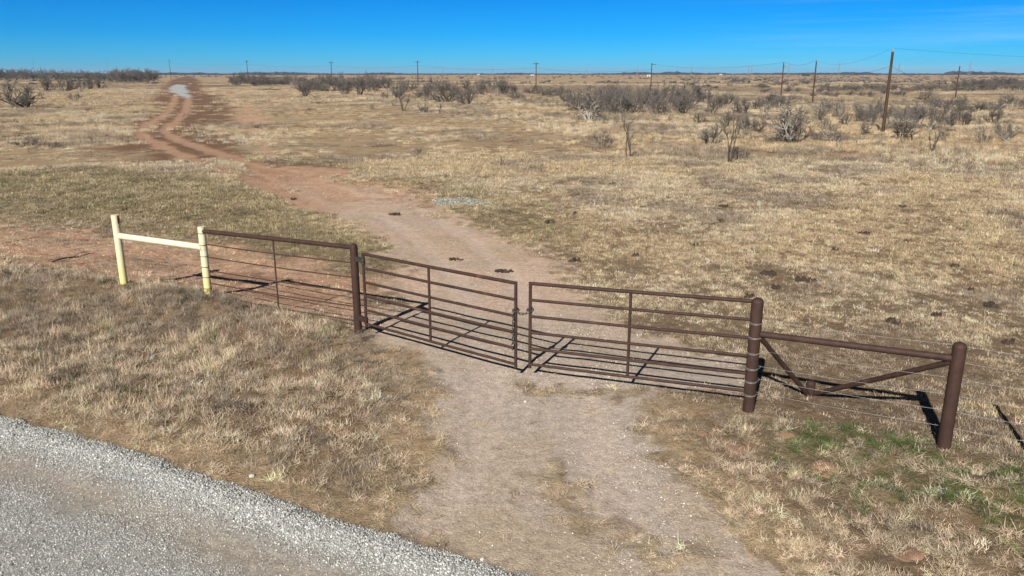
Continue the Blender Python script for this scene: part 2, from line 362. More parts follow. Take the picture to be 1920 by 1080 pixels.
def ground_mat():
    m, n, b = new_mat('ground_soil_and_dry_grass'); L = n.links; N = n.nodes
    at = N.new('ShaderNodeAttribute'); at.attribute_name = 'gcol'
    ms = N.new('ShaderNodeAttribute'); ms.attribute_name = 'gmask'     # r: stony, g: grassy, b: clod
    sep = N.new('ShaderNodeSeparateColor'); L.new(ms.outputs['Color'], sep.inputs[0])
    t = N.new('ShaderNodeTexCoord')
    def noise(scale, det=5, ro=.65):
        q = N.new('ShaderNodeTexNoise'); q.inputs['Scale'].default_value = scale; q.inputs['Detail'].default_value = det; q.inputs['Roughness'].default_value = ro
        L.new(t.outputs['Object'], q.inputs[0]); return q.outputs[0]
    def mr(v, a, b_, c, d):
        q = N.new('ShaderNodeMapRange'); q.inputs[1].default_value = a; q.inputs[2].default_value = b_; q.inputs[3].default_value = c; q.inputs[4].default_value = d
        L.new(v, q.inputs[0]); return q.outputs[0]
    def mth(op, a, b_):
        q = N.new('ShaderNodeMath'); q.operation = op
        for i, v in enumerate((a, b_)):
            if isinstance(v, (int, float)): q.inputs[i].default_value = v
            else: L.new(v, q.inputs[i])
        return q.outputs[0]
    fine = noise(34, 6, .75); mid = noise(6.5, 6, .7); big = noise(.9, 5, .6)
    f1 = mr(fine, .3, .7, .62, 1.38); f2 = mr(mid, .3, .7, .78, 1.22); f3 = mr(big, .3, .7, .86, 1.14)
    k = mth('MULTIPLY', mth('MULTIPLY', f1, f2), f3)
    vo = N.new('ShaderNodeTexVoronoi'); vo.inputs['Scale'].default_value = 46; L.new(t.outputs['Object'], vo.inputs['Vector'])
    sv = N.new('ShaderNodeSeparateColor'); L.new(vo.outputs['Color'], sv.inputs[0])
    st = mr(sv.outputs[0], 0, 1, .74, 1.22)
    kk = N.new('ShaderNodeMix'); kk.data_type = 'FLOAT'; L.new(sep.outputs[0], kk.inputs[0]); L.new(k, kk.inputs[2]); L.new(mth('MULTIPLY', st, f2), kk.inputs[3])
    mx = N.new('ShaderNodeVectorMath'); mx.operation = 'SCALE'; L.new(at.outputs['Color'], mx.inputs[0]); L.new(kk.outputs[0], mx.inputs['Scale'])
    L.new(mx.outputs[0], b.inputs['Base Color']); b.inputs['Roughness'].default_value = .95; b.inputs['Specular IOR Level'].default_value = .08
    vd = mr(vo.outputs['Distance'], 0, .6, 1, 0)
    hgt_ = mth('ADD', mth('MULTIPLY', fine, 1.0), mth('ADD', mth('MULTIPLY', mid, 2.2), mth('MULTIPLY', mth('MULTIPLY', vd, sep.outputs[0]), .5)))
    bu = N.new('ShaderNodeBump'); bu.inputs['Strength'].default_value = .9; bu.inputs['Distance'].default_value = .035
    L.new(mr(sep.outputs[0], 0, 1, .9, .25), bu.inputs['Strength']); L.new(hgt_, bu.inputs['Height']); L.new(bu.outputs[0], b.inputs['Normal'])
    return m
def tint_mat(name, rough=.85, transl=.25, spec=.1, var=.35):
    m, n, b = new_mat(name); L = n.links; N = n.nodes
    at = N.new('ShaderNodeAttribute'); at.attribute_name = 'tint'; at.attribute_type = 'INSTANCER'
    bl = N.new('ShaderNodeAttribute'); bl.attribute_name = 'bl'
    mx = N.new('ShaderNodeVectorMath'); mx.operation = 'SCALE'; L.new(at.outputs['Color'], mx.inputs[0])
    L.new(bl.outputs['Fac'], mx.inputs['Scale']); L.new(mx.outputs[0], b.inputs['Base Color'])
    b.inputs['Roughness'].default_value = rough; b.inputs['Specular IOR Level'].default_value = spec
    if transl:
        tr = N.new('ShaderNodeBsdfTranslucent'); ms = N.new('ShaderNodeMixShader'); ms.inputs[0].default_value = transl
        L.new(mx.outputs[0], tr.inputs[0]); L.new(b.outputs[0], ms.inputs[1]); L.new(tr.outputs[0], ms.inputs[2])
        L.new(ms.outputs[0], N['Material Output'].inputs['Surface'])
    return m
M_GROUND = ground_mat(); M_GRASS = tint_mat('dry_grass_blade'); M_STONE = tint_mat('crushed_stone', .85, 0, .2)

# ------------------------------------------------------------------ ground sheet
az = np.concatenate([np.radians(np.linspace(-43, 43, 760)), np.radians(np.linspace(44.5, 315.5, 110))])
rr = np.concatenate([[.01, .8, 1.6, 2.4, 3.2], 3.8*np.exp(np.linspace(0, math.log(12000/3.8), 1000))])
A, RR = np.meshgrid(az, rr); na = len(az); nr = len(rr)
GX = (RR*np.sin(A)).ravel(); GY = (RR*np.cos(A)).ravel()
m = masks(GX, GY)
GZ = terrain(GX, GY)
# shape of the surface itself: ruts, loose windrow at the road's edge, clods
GZ -= .05*m['rut']*(m['r'] < 120)+.018*m['press']
GZ += m['road']*(.05*np.exp(-((m['rd']-.25)/.16)**2) + .01) - .02*m['road']*np.exp(-((m['rd']-.95)/.3)**2)
GZ += (m['r'] < 40)*.035*(fbm(GX, GY, .22, 3, 41)-.5)*(1-.75*m['drive'])*(1-.7*m['road'])
GZ += .17*(fbm(GX, GY, .42, 3, 45)-.5)*(1-m['bare'])*sstep(-.15, -.6, m['s'])*sstep(-.1, -.7, m['rd'])
GZ += (m['r'] < 60)*.07*(fbm(GX, GY, .6, 2, 44)-.5)*m['red']
gc = ground_color(GX, GY, m)
gr = 1-m['bare']
idx = np.arange(nr*na).reshape(nr, na)
q = np.stack([idx[:-1, :], np.roll(idx, -1, 1)[:-1, :], np.roll(idx, -1, 1)[1:, :], idx[1:, :]], -1).reshape(-1, 4)[:, ::-1]
me = bpy.data.meshes.new('ground'); me.vertices.add(len(GX))
me.vertices.foreach_set('co', np.stack([GX, GY, GZ], -1).ravel())
me.loops.add(q.size); me.loops.foreach_set('vertex_index', q.ravel().astype(np.int32))
me.polygons.add(len(q)); me.polygons.foreach_set('loop_start', (np.arange(len(q))*4).astype(np.int32))
me.polygons.foreach_set('loop_total', np.full(len(q), 4, np.int32)); me.update(); me.validate()
me.polygons.foreach_set('use_smooth', np.ones(len(me.polygons), bool))
at = me.attributes.new('gcol', 'FLOAT_COLOR', 'POINT'); at.data.foreach_set('color', np.concatenate([gc, np.ones((len(gc), 1))], 1).ravel())
stony = np.clip(m['road']+m['drive']*.8+m['gpatch']+m['caliche'], 0, 1)
at = me.attributes.new('gmask', 'FLOAT_COLOR', 'POINT'); at.data.foreach_set('color', np.stack([stony, gr, m['red'], np.ones(len(gr))], 1).ravel())
me.materials.append(M_GROUND)
g = bpy.data.objects.new('ground', me); COL.objects.link(g); tag(g, kind='structure')
g['label'] = 'dry pasture ground with dirt track, gravel drive and road shoulder'

# ------------------------------------------------------------------ scatter (stuff)
def surf(x, y):
    m = masks(x, y); z = terrain(x, y); z = z - .05*m['rut']*(m['r'] < 120)-.018*m['press']
    z += m['road']*(.05*np.exp(-((m['rd']-.25)/.16)**2)+.01) - .02*m['road']*np.exp(-((m['rd']-.95)/.3)**2)
    z += (m['r'] < 40)*.035*(fbm(x, y, .22, 3, 41)-.5)*(1-.75*m['drive'])*(1-.7*m['road'])
    z += .17*(fbm(x, y, .42, 3, 45)-.5)*(1-m['bare'])*sstep(-.15, -.6, m['s'])*sstep(-.1, -.7, m['rd'])
    z += (m['r'] < 60)*.07*(fbm(x, y, .6, 2, 44)-.5)*m['red']
    return z, m
def blades(n, rad, h, wd, lean, seed, segs=3, hv=.5, cv=.5, tv=.6):
    r = np.random.RandomState(seed); vs = []; fs = []; bl = []
    for i in range(n):
        a = r.rand()*2*math.pi; q = rad*math.sqrt(r.rand()); x0, y0 = q*math.cos(a), q*math.sin(a)
        d = r.rand()*2*math.pi if r.rand() < .6 else a+r.randn()*.5
        th = np.clip(r.normal(lean, .3), 0.05, 1.45); hh = h*(1-hv+2*hv*r.rand()*r.rand()+.0); curl = r.normal(.5, cv); tw = r.normal(0, tv)
        p = np.array([x0, y0, -.01]); pd = d+math.pi/2+r.normal(0, .5); sx, sy = math.cos(pd)*wd/2, math.sin(pd)*wd/2
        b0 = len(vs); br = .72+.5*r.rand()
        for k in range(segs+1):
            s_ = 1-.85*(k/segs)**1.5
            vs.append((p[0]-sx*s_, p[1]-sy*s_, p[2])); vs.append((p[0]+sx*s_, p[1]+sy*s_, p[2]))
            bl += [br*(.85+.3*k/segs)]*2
            p = p+np.array([math.sin(th)*math.cos(d), math.sin(th)*math.sin(d), max(math.cos(th), -.25)])*hh/segs
            th += curl/segs; d += tw/segs
        for k in range(segs):
            c = b0+2*k; fs.append((c, c+1, c+3, c+2))
    return vs, fs, bl
def proto(name, vs, fs, bl, mat, coll, smooth=False):
    me = bpy.data.meshes.new(name); me.from_pydata(vs, [], fs); me.materials.append(mat)
    a = me.attributes.new('bl', 'FLOAT', 'POINT'); a.data.foreach_set('value', np.array(bl, float))
    if smooth: me.polygons.foreach_set('use_smooth', [True]*len(fs))
    o = bpy.data.objects.new(name, me); coll.objects.link(o); return o
def scatter(name, label, x, y, z, rot, scl, tint, coll, nproto, seed, tilt=.15):
    n = len(x); r = np.random.RandomState(seed)
    me = bpy.data.meshes.new(name); me.vertices.add(n); me.vertices.foreach_set('co', np.stack([x, y, z], -1).ravel())
    a = me.attributes.new('rot', 'FLOAT_VECTOR', 'POINT'); a.data.foreach_set('vector', rot.ravel())
    a = me.attributes.new('scl', 'FLOAT_VECTOR', 'POINT'); a.data.foreach_set('vector', scl.ravel())
    a = me.attributes.new('pid', 'INT', 'POINT'); a.data.foreach_set('value', r.randint(0, nproto, n).astype(np.int32))
    a = me.attributes.new('tint', 'FLOAT_COLOR', 'POINT'); a.data.foreach_set('color', np.concatenate([tint, np.ones((n, 1))], 1).ravel())
    o = bpy.data.objects.new(name, me); COL.objects.link(o); tag(o, label, None, None, 'stuff')
    o['category'] = name.split('_')[-1]
    ng = bpy.data.node_groups.new(name+'_scatter', 'GeometryNodeTree')
    ng.interface.new_socket('Geometry', in_out='INPUT', socket_type='NodeSocketGeometry'); ng.interface.new_socket('Geometry', in_out='OUTPUT', socket_type='NodeSocketGeometry')
    N = ng.nodes; L = ng.links; gi = N.new('NodeGroupInput'); go = N.new('NodeGroupOutput')
    ip = N.new('GeometryNodeInstanceOnPoints'); ci = N.new('GeometryNodeCollectionInfo'); ci.inputs[0].default_value = coll
    ci.inputs['Separate Children'].default_value = True; ci.inputs['Reset Children'].default_value = True
    def na(nm, ty):
        q = N.new('GeometryNodeInputNamedAttribute'); q.data_type = ty; q.inputs[0].default_value = nm; return q.outputs[0]
    L.new(gi.outputs[0], ip.inputs['Points']); L.new(ci.outputs[0], ip.inputs['Instance']); ip.inputs['Pick Instance'].default_value = True
    L.new(na('pid', 'INT'), ip.inputs['Instance Index']); L.new(na('rot', 'FLOAT_VECTOR'), ip.inputs['Rotation']); L.new(na('scl', 'FLOAT_VECTOR'), ip.inputs['Scale'])
    L.new(ip.outputs[0], go.inputs[0])
    md = o.modifiers.new('scatter', 'NODES'); md.node_group = ng
    return o
def rnd_sector(n, r0, r1, a0, a1, rs):
    a = np.radians(a0+(a1-a0)*rs.rand(n)); r = np.sqrt(r0*r0+(r1*r1-r0*r0)*rs.rand(n))
    return r*np.sin(a), r*np.cos(a)
def jit(base, rs, n, v=.12, hue=.05):
    k = np.exp(rs.randn(n, 1)*v*1.5-.5*(v*1.5)**2)
    k[rs.rand(n) < v*.55] *= .5
    return np.clip(base*k*(1+rs.randn(n, 3)*hue), .01, .9)
def mixc(c, col, a): a = np.clip(a, 0, 1)[:, None]; return c*(1-a)+col*a
T_STRAW = lin(214, 194, 165); T_TAN = lin(198, 180, 157); T_GREY = lin(162, 147, 130); T_OL = lin(166, 151, 120); T_GRN = lin(94, 114, 64); T_GOLD = lin(208, 185, 152)

# prototypes
c_mat = bpy.data.collections.new('matted_grass'); c_short = bpy.data.collections.new('short_grass'); c_mid = bpy.data.collections.new('bunch_grass'); c_far = bpy.data.collections.new('far_grass'); c_st = bpy.data.collections.new('stones')
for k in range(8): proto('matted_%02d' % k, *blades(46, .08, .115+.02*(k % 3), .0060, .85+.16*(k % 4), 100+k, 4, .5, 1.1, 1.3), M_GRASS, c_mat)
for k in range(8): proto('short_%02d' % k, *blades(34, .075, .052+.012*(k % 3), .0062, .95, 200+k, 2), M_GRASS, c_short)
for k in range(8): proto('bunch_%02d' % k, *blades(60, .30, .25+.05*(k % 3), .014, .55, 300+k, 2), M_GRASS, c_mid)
for k in range(8): proto('farbunch_%02d' % k, *blades(60, .9, .28+.08*(k % 3), .05, .5, 400+k, 2), M_GRASS, c_far)
def stone(seed):
    import bmesh
    r = random.Random(seed); bm = bmesh.new(); bmesh.ops.create_icosphere(bm, subdivisions=1, radius=1)
    ax = (1, r.uniform(.6, .95), r.uniform(.45, .8))
    for v in bm.verts:
        k = r.uniform(.75, 1.15); v.co = Vector((v.co.x*ax[0]*k, v.co.y*ax[1]*k, v.co.z*ax[2]*k))
    vs = [tuple(v.co) for v in bm.verts]; fs = [tuple(v.index for v in f.verts) for f in bm.faces]; bm.free()
    return vs, fs, [1.0]*len(vs)
for k in range(8): proto('stone_%02d' % k, *stone(500+k), M_STONE, c_st)

rs = np.random.RandomState(7)
def rots(n, tilt): return np.stack([rs.randn(n)*tilt, rs.randn(n)*tilt, rs.rand(n)*6.283], -1)
# 1. matted roadside grass
n = 110000
x, y = rnd_sector(n, 4.0, 34, -52, 52, rs); z, m = surf(x, y)
near_ = 1-sstep(-.1, .5, sd_poly(x, y, DRIVE)+.25)
den = (m['s'] < .15)*np.maximum(1-m['bare'], .05+.0*near_)*sstep(.03, -.12, m['rd'])
# thin fringe beside road and drive
fr = sstep(-.1, -1.0, m['rd'])
dd = sd_poly(x, y, DRIVE); fr *= sstep(.0, .9, dd)
fr = np.maximum(fr, .28*m['isl']); cl = fbm(x, y, .55, 3, 61); cl2 = fbm(x, y, 2.5, 3, 62)
keep = rs.rand(n) < den*(.8+.2*fr)*np.where(fbm(x, y, .30, 2, 65) < .36, .15, 1)*np.where(m['r'] > 18, .6, 1.0)
x, y, z, cl, cl2, fr = x[keep], y[keep], z[keep], cl[keep], cl2[keep], fr[keep]; m = {k: v[keep] for k, v in m.items()}; n = len(x)
right = sstep(.5, 2.5, x)
hs = (.40+.75*fr)*(.40+1.15*cl)*(1-.3*right)
hs *= .8+.4*sstep(-2, -6, x)
tint = mixc(np.tile(T_TAN, (n, 1)), T_GREY, sstep(.42, .6, cl2)*.9)
tint = mixc(tint, T_STRAW, sstep(.55, .75, cl)*.7+right*.35)
gn = fbm(x, y, .7, 3, 64)
grn = np.clip(m['green']*sstep(.34, .50, gn)*1.5, 0, 1)
sel = rs.rand(n) < np.maximum(np.clip(m['green']*1.3, 0, 1)*(.32+.42*sstep(.38, .54, gn)), .14*sstep(.56, .68, fbm(x, y, 1.1, 3, 63)))
tint[sel] = T_GRN
tint = mixc(tint, lin(214, 192, 162), (1-fr)*.6)
tint = jit(tint*1.12, rs, n, .16, .03)
sc3 = np.stack([1+.2*rs.randn(n)*.5, np.ones(n), hs], -1)*(.85+.3*rs.rand(n))[:, None]
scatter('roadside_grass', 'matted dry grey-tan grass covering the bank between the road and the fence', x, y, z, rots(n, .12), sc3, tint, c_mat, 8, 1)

# 2. short pasture grass inside the fence
n = 330000
x, y = rnd_sector(n, 8, 48, -44, 44, rs); z, m = surf(x, y)
den = (m['s'] > -.05)*(1-m['bare'])
pt = fbm(x, y, 1.6, 4, 71); pb = fbm(x, y, 7, 3, 72)
keep = rs.rand(n) < den*np.clip(.2+1.2*sstep(.34, .56, pt)*sstep(.30, .5, fbm(x, y, .35, 2, 75)), 0, 1)
x, y, z, pt, pb = x[keep], y[keep], z[keep], pt[keep], pb[keep]; m = {k: v[keep] for k, v in m.items()}; n = len(x)
tint = mixc(np.tile(T_STRAW*.94, (n, 1)), T_GOLD*.94, sstep(.4, .6, pb))
tint = mixc(tint, T_GREY, sstep(.52, .66, fbm(x, y, 3.3, 3, 73))*.8)
tint = mixc(tint, T_OL, m['olive']*.75)
sel = rs.rand(n) < m['olive']*.12*(fbm(x, y, 1.2, 2, 74) > .5); tint[sel] = T_GRN
tint = jit(tint, rs, n, .26, .025)
big = 1.0+sstep(12, 45, m['r'])*1.5
sc3 = np.stack([big, big, (.6+1.1*pt)*big], -1)*(.65+.7*rs.rand(n))[:, None]
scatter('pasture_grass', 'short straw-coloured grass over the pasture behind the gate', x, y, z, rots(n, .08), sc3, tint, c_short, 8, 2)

# 3. bunch grass from 26 to 150 m
n = 120000
x, y = rnd_sector(n, 24, 150, -44, 44, rs); z, m = surf(x, y)
cl = fbm(x, y, 3.0, 4, 81); tl = np.maximum(m['tall'], sstep(.5, .62, fbm(x, y, 22, 3, 82))*sstep(38, 60, m['r']))
keep = rs.rand(n) < (1-m['bare'])*np.clip(tl*.95*sstep(.3, .5, cl)+.5*sstep(.40, .6, cl)*sstep(28, 45, m['r'])+.04, 0, 1)
x, y, z, cl, tl = x[keep], y[keep], z[keep], cl[keep], tl[keep]; m = {k: v[keep] for k, v in m.items()}; n = len(x)
tint = mixc(np.tile(T_STRAW, (n, 1)), T_GOLD, sstep(.45, .6, fbm(x, y, 14, 3, 83)))
tint = mixc(tint, T_GREY, sstep(.5, .62, fbm(x, y, 6, 3, 84))*.8); tint = mixc(tint, T_OL, m['olive']*.6)
tint = jit(tint, rs, n, .22, .03)
hh = (.45+.75*cl)*(.35+.75*tl)
ww = .8+.4*rs.rand(n)+sstep(60, 150, m['r'])*.5
scatter('bunch_grass', 'taller straw-coloured bunch grass across the far pasture', x, y, z, rots(n, .05), np.stack([ww, ww, hh*(1+.3*rs.randn(n)*.5)], -1), tint, c_mid, 8, 3)

# 4. far grass 140..520 m
n = 70000
x, y = rnd_sector(n, 130, 560, -40, 40, rs); z, m = surf(x, y)
cl = fbm(x, y, 12, 4, 91)
keep = rs.rand(n) < (1-m['bare'])*(.15+.85*sstep(.45, .58, cl))*np.where(m['r'] > 300, .5, 1)
x, y, z, cl = x[keep], y[keep], z[keep], cl[keep]; n = len(x)
tint = jit(mixc(np.tile(T_STRAW*.85, (n, 1)), T_GREY*.85, sstep(.45, .6, fbm(x, y, 60, 3, 92))), rs, n, .12, .03)
scatter('distant_grass', 'pale grass clumps on the plain far behind the brush', x, y, z, rots(n, .03), np.stack([np.full(n, 1.3), np.full(n, 1.3), .5+.9*cl], -1), tint, c_far, 8, 4)

# 5. road gravel
n = 420000
x, y = rnd_sector(n, 5.2, 14.5, -58, 8, rs); z, m = surf(x, y)
win = np.exp(-((m['rd']-.30)/.26)**2)
lane = np.exp(-((m['rd']-.95)/.3)**2)
keep = rs.rand(n) < m['road']*np.clip(.62+.6*win-.45*lane+1.6*(fbm(x, y, .7, 3, 95)-.5), .12, 1)
x, y, z, win = x[keep], y[keep], z[keep], win[keep]; n = len(x)
s = (.0058+.0075*rs.rand(n)**2+.009*win*rs.rand(n)+.009*(rs.rand(n) < .01))
tint = jit(np.tile(lin(172, 171, 167), (n, 1)), rs, n, .19, .02)
scatter('road_gravel', 'loose grey crushed gravel on the road with a windrow along its edge', x, y, z+.004*rs.rand(n)-.001, rots(n, 3), np.stack([s, s, s], -1), tint, c_st, 8, 5)
# 6. drive gravel
n = 200000
x, y = rnd_sector(n, 5, 24, -36, 34, rs); z, m = surf(x, y)
gp = fbm(x, y, 1.3, 3, 96)
keep = rs.rand(n) < m['drive']*(1-m['road'])*(.10+.75*sstep(.45, .60, gp))*(1-.7*m['press'])*sstep(26, 12, m['r'])
x, y, z = x[keep], y[keep], z[keep]; n = len(x)
s = .0055+.0075*rs.rand(n)**2+.006*(rs.rand(n) < .02)
tint = jit(np.tile(lin(180, 170, 160), (n, 1)), rs, n, .22, .03)
scatter('drive_gravel', 'fine pinkish gravel strewn over the driveway through the gate', x, y, z+.001, rots(n, 3), np.stack([s, s, s], -1), tint, c_st, 8, 6)
# 7. pale gravel patch beyond the gate
n = 9000
cx, cy = P(880, 379); x = cx+(rs.rand(n)-.5)*8; y = cy+(rs.rand(n)-.5)*6; z, m = surf(x, y)
keep = rs.rand(n) < m['gpatch']; x, y, z = x[keep], y[keep], z[keep]; n = len(x)
s = .02+.022*rs.rand(n); tint = jit(np.tile(lin(146, 146, 136), (n, 1)), rs, n, .3, .03)
scatter('spilled_gravel', 'patch of pale coarse gravel lying in the grass right of the drive beyond the gate', x, y, z, rots(n, 3), np.stack([s, s, s], -1), tint, c_st, 8, 8)
# 8. clods on the red firebreak
n = 30000
x, y = rnd_sector(n, 11, 40, -42, 0, rs); z, m = surf(x, y)
keep = rs.rand(n) < m['red']*(m['s'] > 0)*(.15+.85*sstep(.45, .6, fbm(x, y, .8, 3, 98))); x, y, z = x[keep], y[keep], z[keep]; n = len(x)
s = .012+.022*rs.rand(n)**2; tint = jit(np.tile(lin(196, 156, 130), (n, 1)), rs, n, .18, .03)
scatter('soil_clods', 'red soil clods on the bare strip behind the fence', x, y, z, rots(n, 3), np.stack([s, s, s*.8], -1), tint, c_st, 8, 9)

# ------------------------------------------------------------------ gate, posts and fence
def gz(x, y): return float(surf(np.array([x]), np.array([y]))[0][0])
def mid_ground(p): return Vector((p[0], p[1], gz(*p)))
def post(px, pyb, pyt, rad, cap, mat, parent, name='post', n=20):
    x, y = P(px, pyb); b = gz(x, y); h = hgt(x, y, pyt)
    mb = MB(); mb.tube([(x, y, b-.35), (x, y, h)], rad, n, cap=False)
    if cap == 'dome': mb.dome((x, y, h), rad, rad*.75, n)
    else:
        mb.add([(x+rad*math.cos(2*math.pi*k/n), y+rad*math.sin(2*math.pi*k/n), h) for k in range(n)], [tuple(range(n))], False)
    return mb, x, y, h, b
def root_at(name, px, pyb, label, cat, group=None):
    x, y = P(px, pyb); return empty(name, (x, y, gz(x, y)), 0, label, cat, group)

# yellow H-brace
yb = root_at('pipe_fence', 233, 533, 'pale yellow pipe brace with two posts and a thick rail, left of brown panel', 'fence')
mb, y1x, y1y, y1h, y1b = post(233, 533, 403, .078, 'flat', M_YEL, yb); p1 = mb.build('post', M_YEL, yb)
p1['label'] = 'left yellow post with rust at its top'
mb, y2x, y2y, y2h, y2b = post(391, 553, 425, .075, 'flat', M_YEL, yb); p2 = mb.build('post', M_YEL, yb)
p2['label'] = 'right yellow post with dark wire bands'
ra = Vector((y1x, y1y, hgt(y1x, y1y, 442))); rb = Vector((y2x, y2y, hgt(y2x, y2y, 464)))
MB().tube([ra, rb], .066, 18).build('rail', M_YEL2, yb)
ch = MB(); dv_ = (rb-ra).normalized()
ch2 = ra+(rb-ra)*.68; ch.tube([ch2-dv_*.12, ch2+dv_*.12], .0665, 18, False).build('paint_chip', M_YEL, p1) if False else None
for k, pyw in enumerate((437, 459, 480, 500, 519, 540)):
    hz = hgt(y2x, y2y, pyw); t_ = MB(); t_.torus((y2x, y2y, hz), .078, .006, n=20); o = t_.build('wire_band', M_RUST2, None); 
    o.data.transform(Matrix.Translation(-Vector(yb.location))); o.parent = p2
rust = MB()
for a0, z0, z1 in ((-.3, -.02, -.18), (.4, -.05, -.12)):
    vs = []
    for k in range(6):
        a = a0-.35+.14*k
        for zz in (z0-.02*math.sin(k*2), z1+.03*math.sin(k*3)): vs.append((y1x+.0795*math.cos(a), y1y+.0795*math.sin(a), y1h+zz))
    rust.add(vs, [(2*k, 2*k+2, 2*k+3, 2*k+1) for k in range(5)])
o = rust.build('rust_patch', M_CHIP, None); o.data.transform(Matrix.Translation(-Vector(yb.location))); o.parent = p1

# brown gate posts
gl = root_at('gate_post', 672, 625, 'brown round-topped steel post carrying the hinges of the left gate leaf', 'post')
mb, glx, gly, glh, glb = post(672, 625, 462, .070, 'dome', M_RUST, gl); mb.build('pipe', M_RUST, gl)
gr_ = root_at('gate_post', 1403, 770, 'brown round-topped steel post with silver wire wraps where right gate leaf ends', 'post')
mb, grx, gry, grh, grb = post(1403, 770, 566, .080, 'dome', M_RUST, gr_, n=24); mb.build('pipe', M_RUST, gr_)
WR = [604, 631, 660, 689, 713, 738]; WH = [hgt(grx, gry, p) for p in WR]
for hz in WH:
    t_ = MB(); t_.torus((grx, gry, hz), .0822, .0026, Matrix.Rotation(.05, 3, 'X'), 24); t_.torus((grx, gry, hz-.016), .0822, .0026, Matrix.Rotation(-.06, 3, 'Y'), 24)
    t_.tube([(grx+.09, gry-.02, hz-.01), (grx+.11, gry-.03, hz+.02), (grx+.10, gry-.05, hz+.04)], .003, 6)
    t_.build('wire_wrap', M_GALV, gr_)

# brown panel with rods between yellow brace and left gate post
pf = empty('fence_panel', (y2x, y2y, y2b), 0, 'brown pipe-and-rod fence panel between the yellow post and the left gate post', 'fence')
ta = Vector((y2x+.05, y2y-.03, hgt(y2x, y2y, 433))); tb = Vector((glx-.05, gly+.03, hgt(glx, gly, 464)))
MB().tube([ta, tb], .043, 16).build('top_rail', M_RUST, pf)
la = [457, 481, 506, 530, 552]; lb = [493, 520.5, 548, 575, 602]
for a_, b_ in zip(la, lb):
    A_ = Vector((y2x, y2y, hgt(y2x, y2y, a_))); B_ = Vector((glx, gly, hgt(glx, gly, b_))); pts = []
    for k in range(9):
        t = k/8; p = A_.lerp(B_, t); p.z += -.02*math.sin(math.pi*t); pts.append(p)
    MB().tube(pts, .0125, 8).build('rod', M_RUST2, pf)
t = .5; mx_ = ta.lerp(tb, t); MB().tube([(mx_.x, mx_.y, mx_.z), (mx_.x, mx_.y, gz(mx_.x, mx_.y)-.1)], .016, 8).build('picket', M_RUST2, pf)

# gate leaves
def gate(label, A_, B_, za, zb, ha, hb, mid, hinge=None):
    t = empty('gate', (A_[0], A_[1], gz(*A_)), 0, label, 'gate')
    a = Vector((A_[0], A_[1], 0)); b = Vector((B_[0], B_[1], 0)); d = (b-a).normalized()
    for k in range(6):
        f = k/5; p = a+Vector((0, 0, za+(ha-za)*f)); q = b+Vector((0, 0, zb+(hb-zb)*f)); rad = .0275 if k in (5,) else .0225
        mid_ = (p+q)/2; mid_.z -= .008*(1-abs(f-.5))
        MB().tube([p+d*.012, mid_, q-d*.012], rad, 12).build('rail', M_RUST, t)
    for (o_, z0, z1, nm) in ((a, za-.06, ha+.02, 'stile'), (b, zb-.06, hb+.02, 'stile'), (a.lerp(b, mid), za*(1-mid)+zb*mid-.01, ha*(1-mid)+hb*mid-.005, 'centre_stile')):
        MB().tube([(o_.x, o_.y, z0), (o_.x, o_.y, z1)], .026 if nm == 'stile' else .022, 12).build(nm, M_RUST, t)
    if hinge:
        hx, hy = hinge
        for zz, sz in ((ha-.13, .05), (za+.06, .055)):
            h = MB(); dd_ = Vector((a.x-hx, a.y-hy, 0)); L_ = dd_.length; rz = math.atan2(dd_.y, dd_.x)
            h.box(((hx+a.x)/2+dd_.x/L_*.03, (hy+a.y)/2+dd_.y/L_*.03, zz), (L_-.06, .05, sz*1.6), rz)
            h.tube([(a.x, a.y, zz-sz), (a.x, a.y, zz+sz)], .036, 12); h.tube([(a.x-.01, a.y-.03, zz), (a.x+.02, a.y-.055, zz)], .014, 8)
            h.build('hinge', M_CHAIN if zz > 1 else M_RUST, t)
    return t
LGa = Pz(687, 607, .27); LGb = Pz(967, 683, .23); RGa = Pz(993.5, 683, .23)
lga_t = hgt(LGa[0], LGa[1], 476); lgb_t = hgt(LGb[0], LGb[1], 531); rga_t = hgt(RGa[0], RGa[1], 531.5)
RGb = (grx-.02, gry+.13)
rgb_b = hgt(RGb[0], RGb[1], 733); rgb_t = hgt(RGb[0], RGb[1], 565)
gate('left leaf of the brown six-rail pipe gate, hinged on the post by the fence panel', LGa, LGb, .27, .23, lga_t, lgb_t, .465, (glx, gly))
gate('right leaf of the brown six-rail pipe gate, ending at the wire-wrapped post', RGa, RGb, .23, rgb_b, rga_t, rgb_t, .475)
# chain between the stiles
chx = Vector((LGb[0], LGb[1], 0)); chy = Vector((RGa[0], RGa[1], 0))
zc = hgt(LGb[0], LGb[1], 582)
ch = empty('chain', (chx.x, chx.y, zc), 0, 'steel chain looped around the two middle stiles with one end hanging down', 'chain')
def link_run(pts, nm='links'):
    mb = MB(); acc = 0
    tot = sum((pts[i+1]-pts[i]).length for i in range(len(pts)-1)); nl = max(2, int(tot/.046)); 
    for i in range(nl):
        s_ = tot*(i+.5)/nl; j = 0; a = 0
        while j < len(pts)-2 and a+(pts[j+1]-pts[j]).length < s_: a += (pts[j+1]-pts[j]).length; j += 1
        d = (pts[j+1]-pts[j]).normalized(); c = pts[j]+d*(s_-a)
        q_ = d.to_track_quat('X', 'Z').to_matrix() @ Matrix.Rotation(math.pi/2*(i % 2)+.3, 3, 'X')
        mb.torus(c, .019, .0065, q_, 10, 5, 1.6)
    return mb
def loopring(c, z, r, seg=10): return [Vector((c.x+r*math.cos(2*math.pi*k/seg), c.y+r*math.sin(2*math.pi*k/seg), z+.015*math.sin(k*1.3))) for k in range(seg+1)]
link_run(loopring(chx, zc, .042)).build('loop', M_CHAIN, ch); link_run(loopring(chy, zc+.005, .042)).build('loop', M_CHAIN, ch)
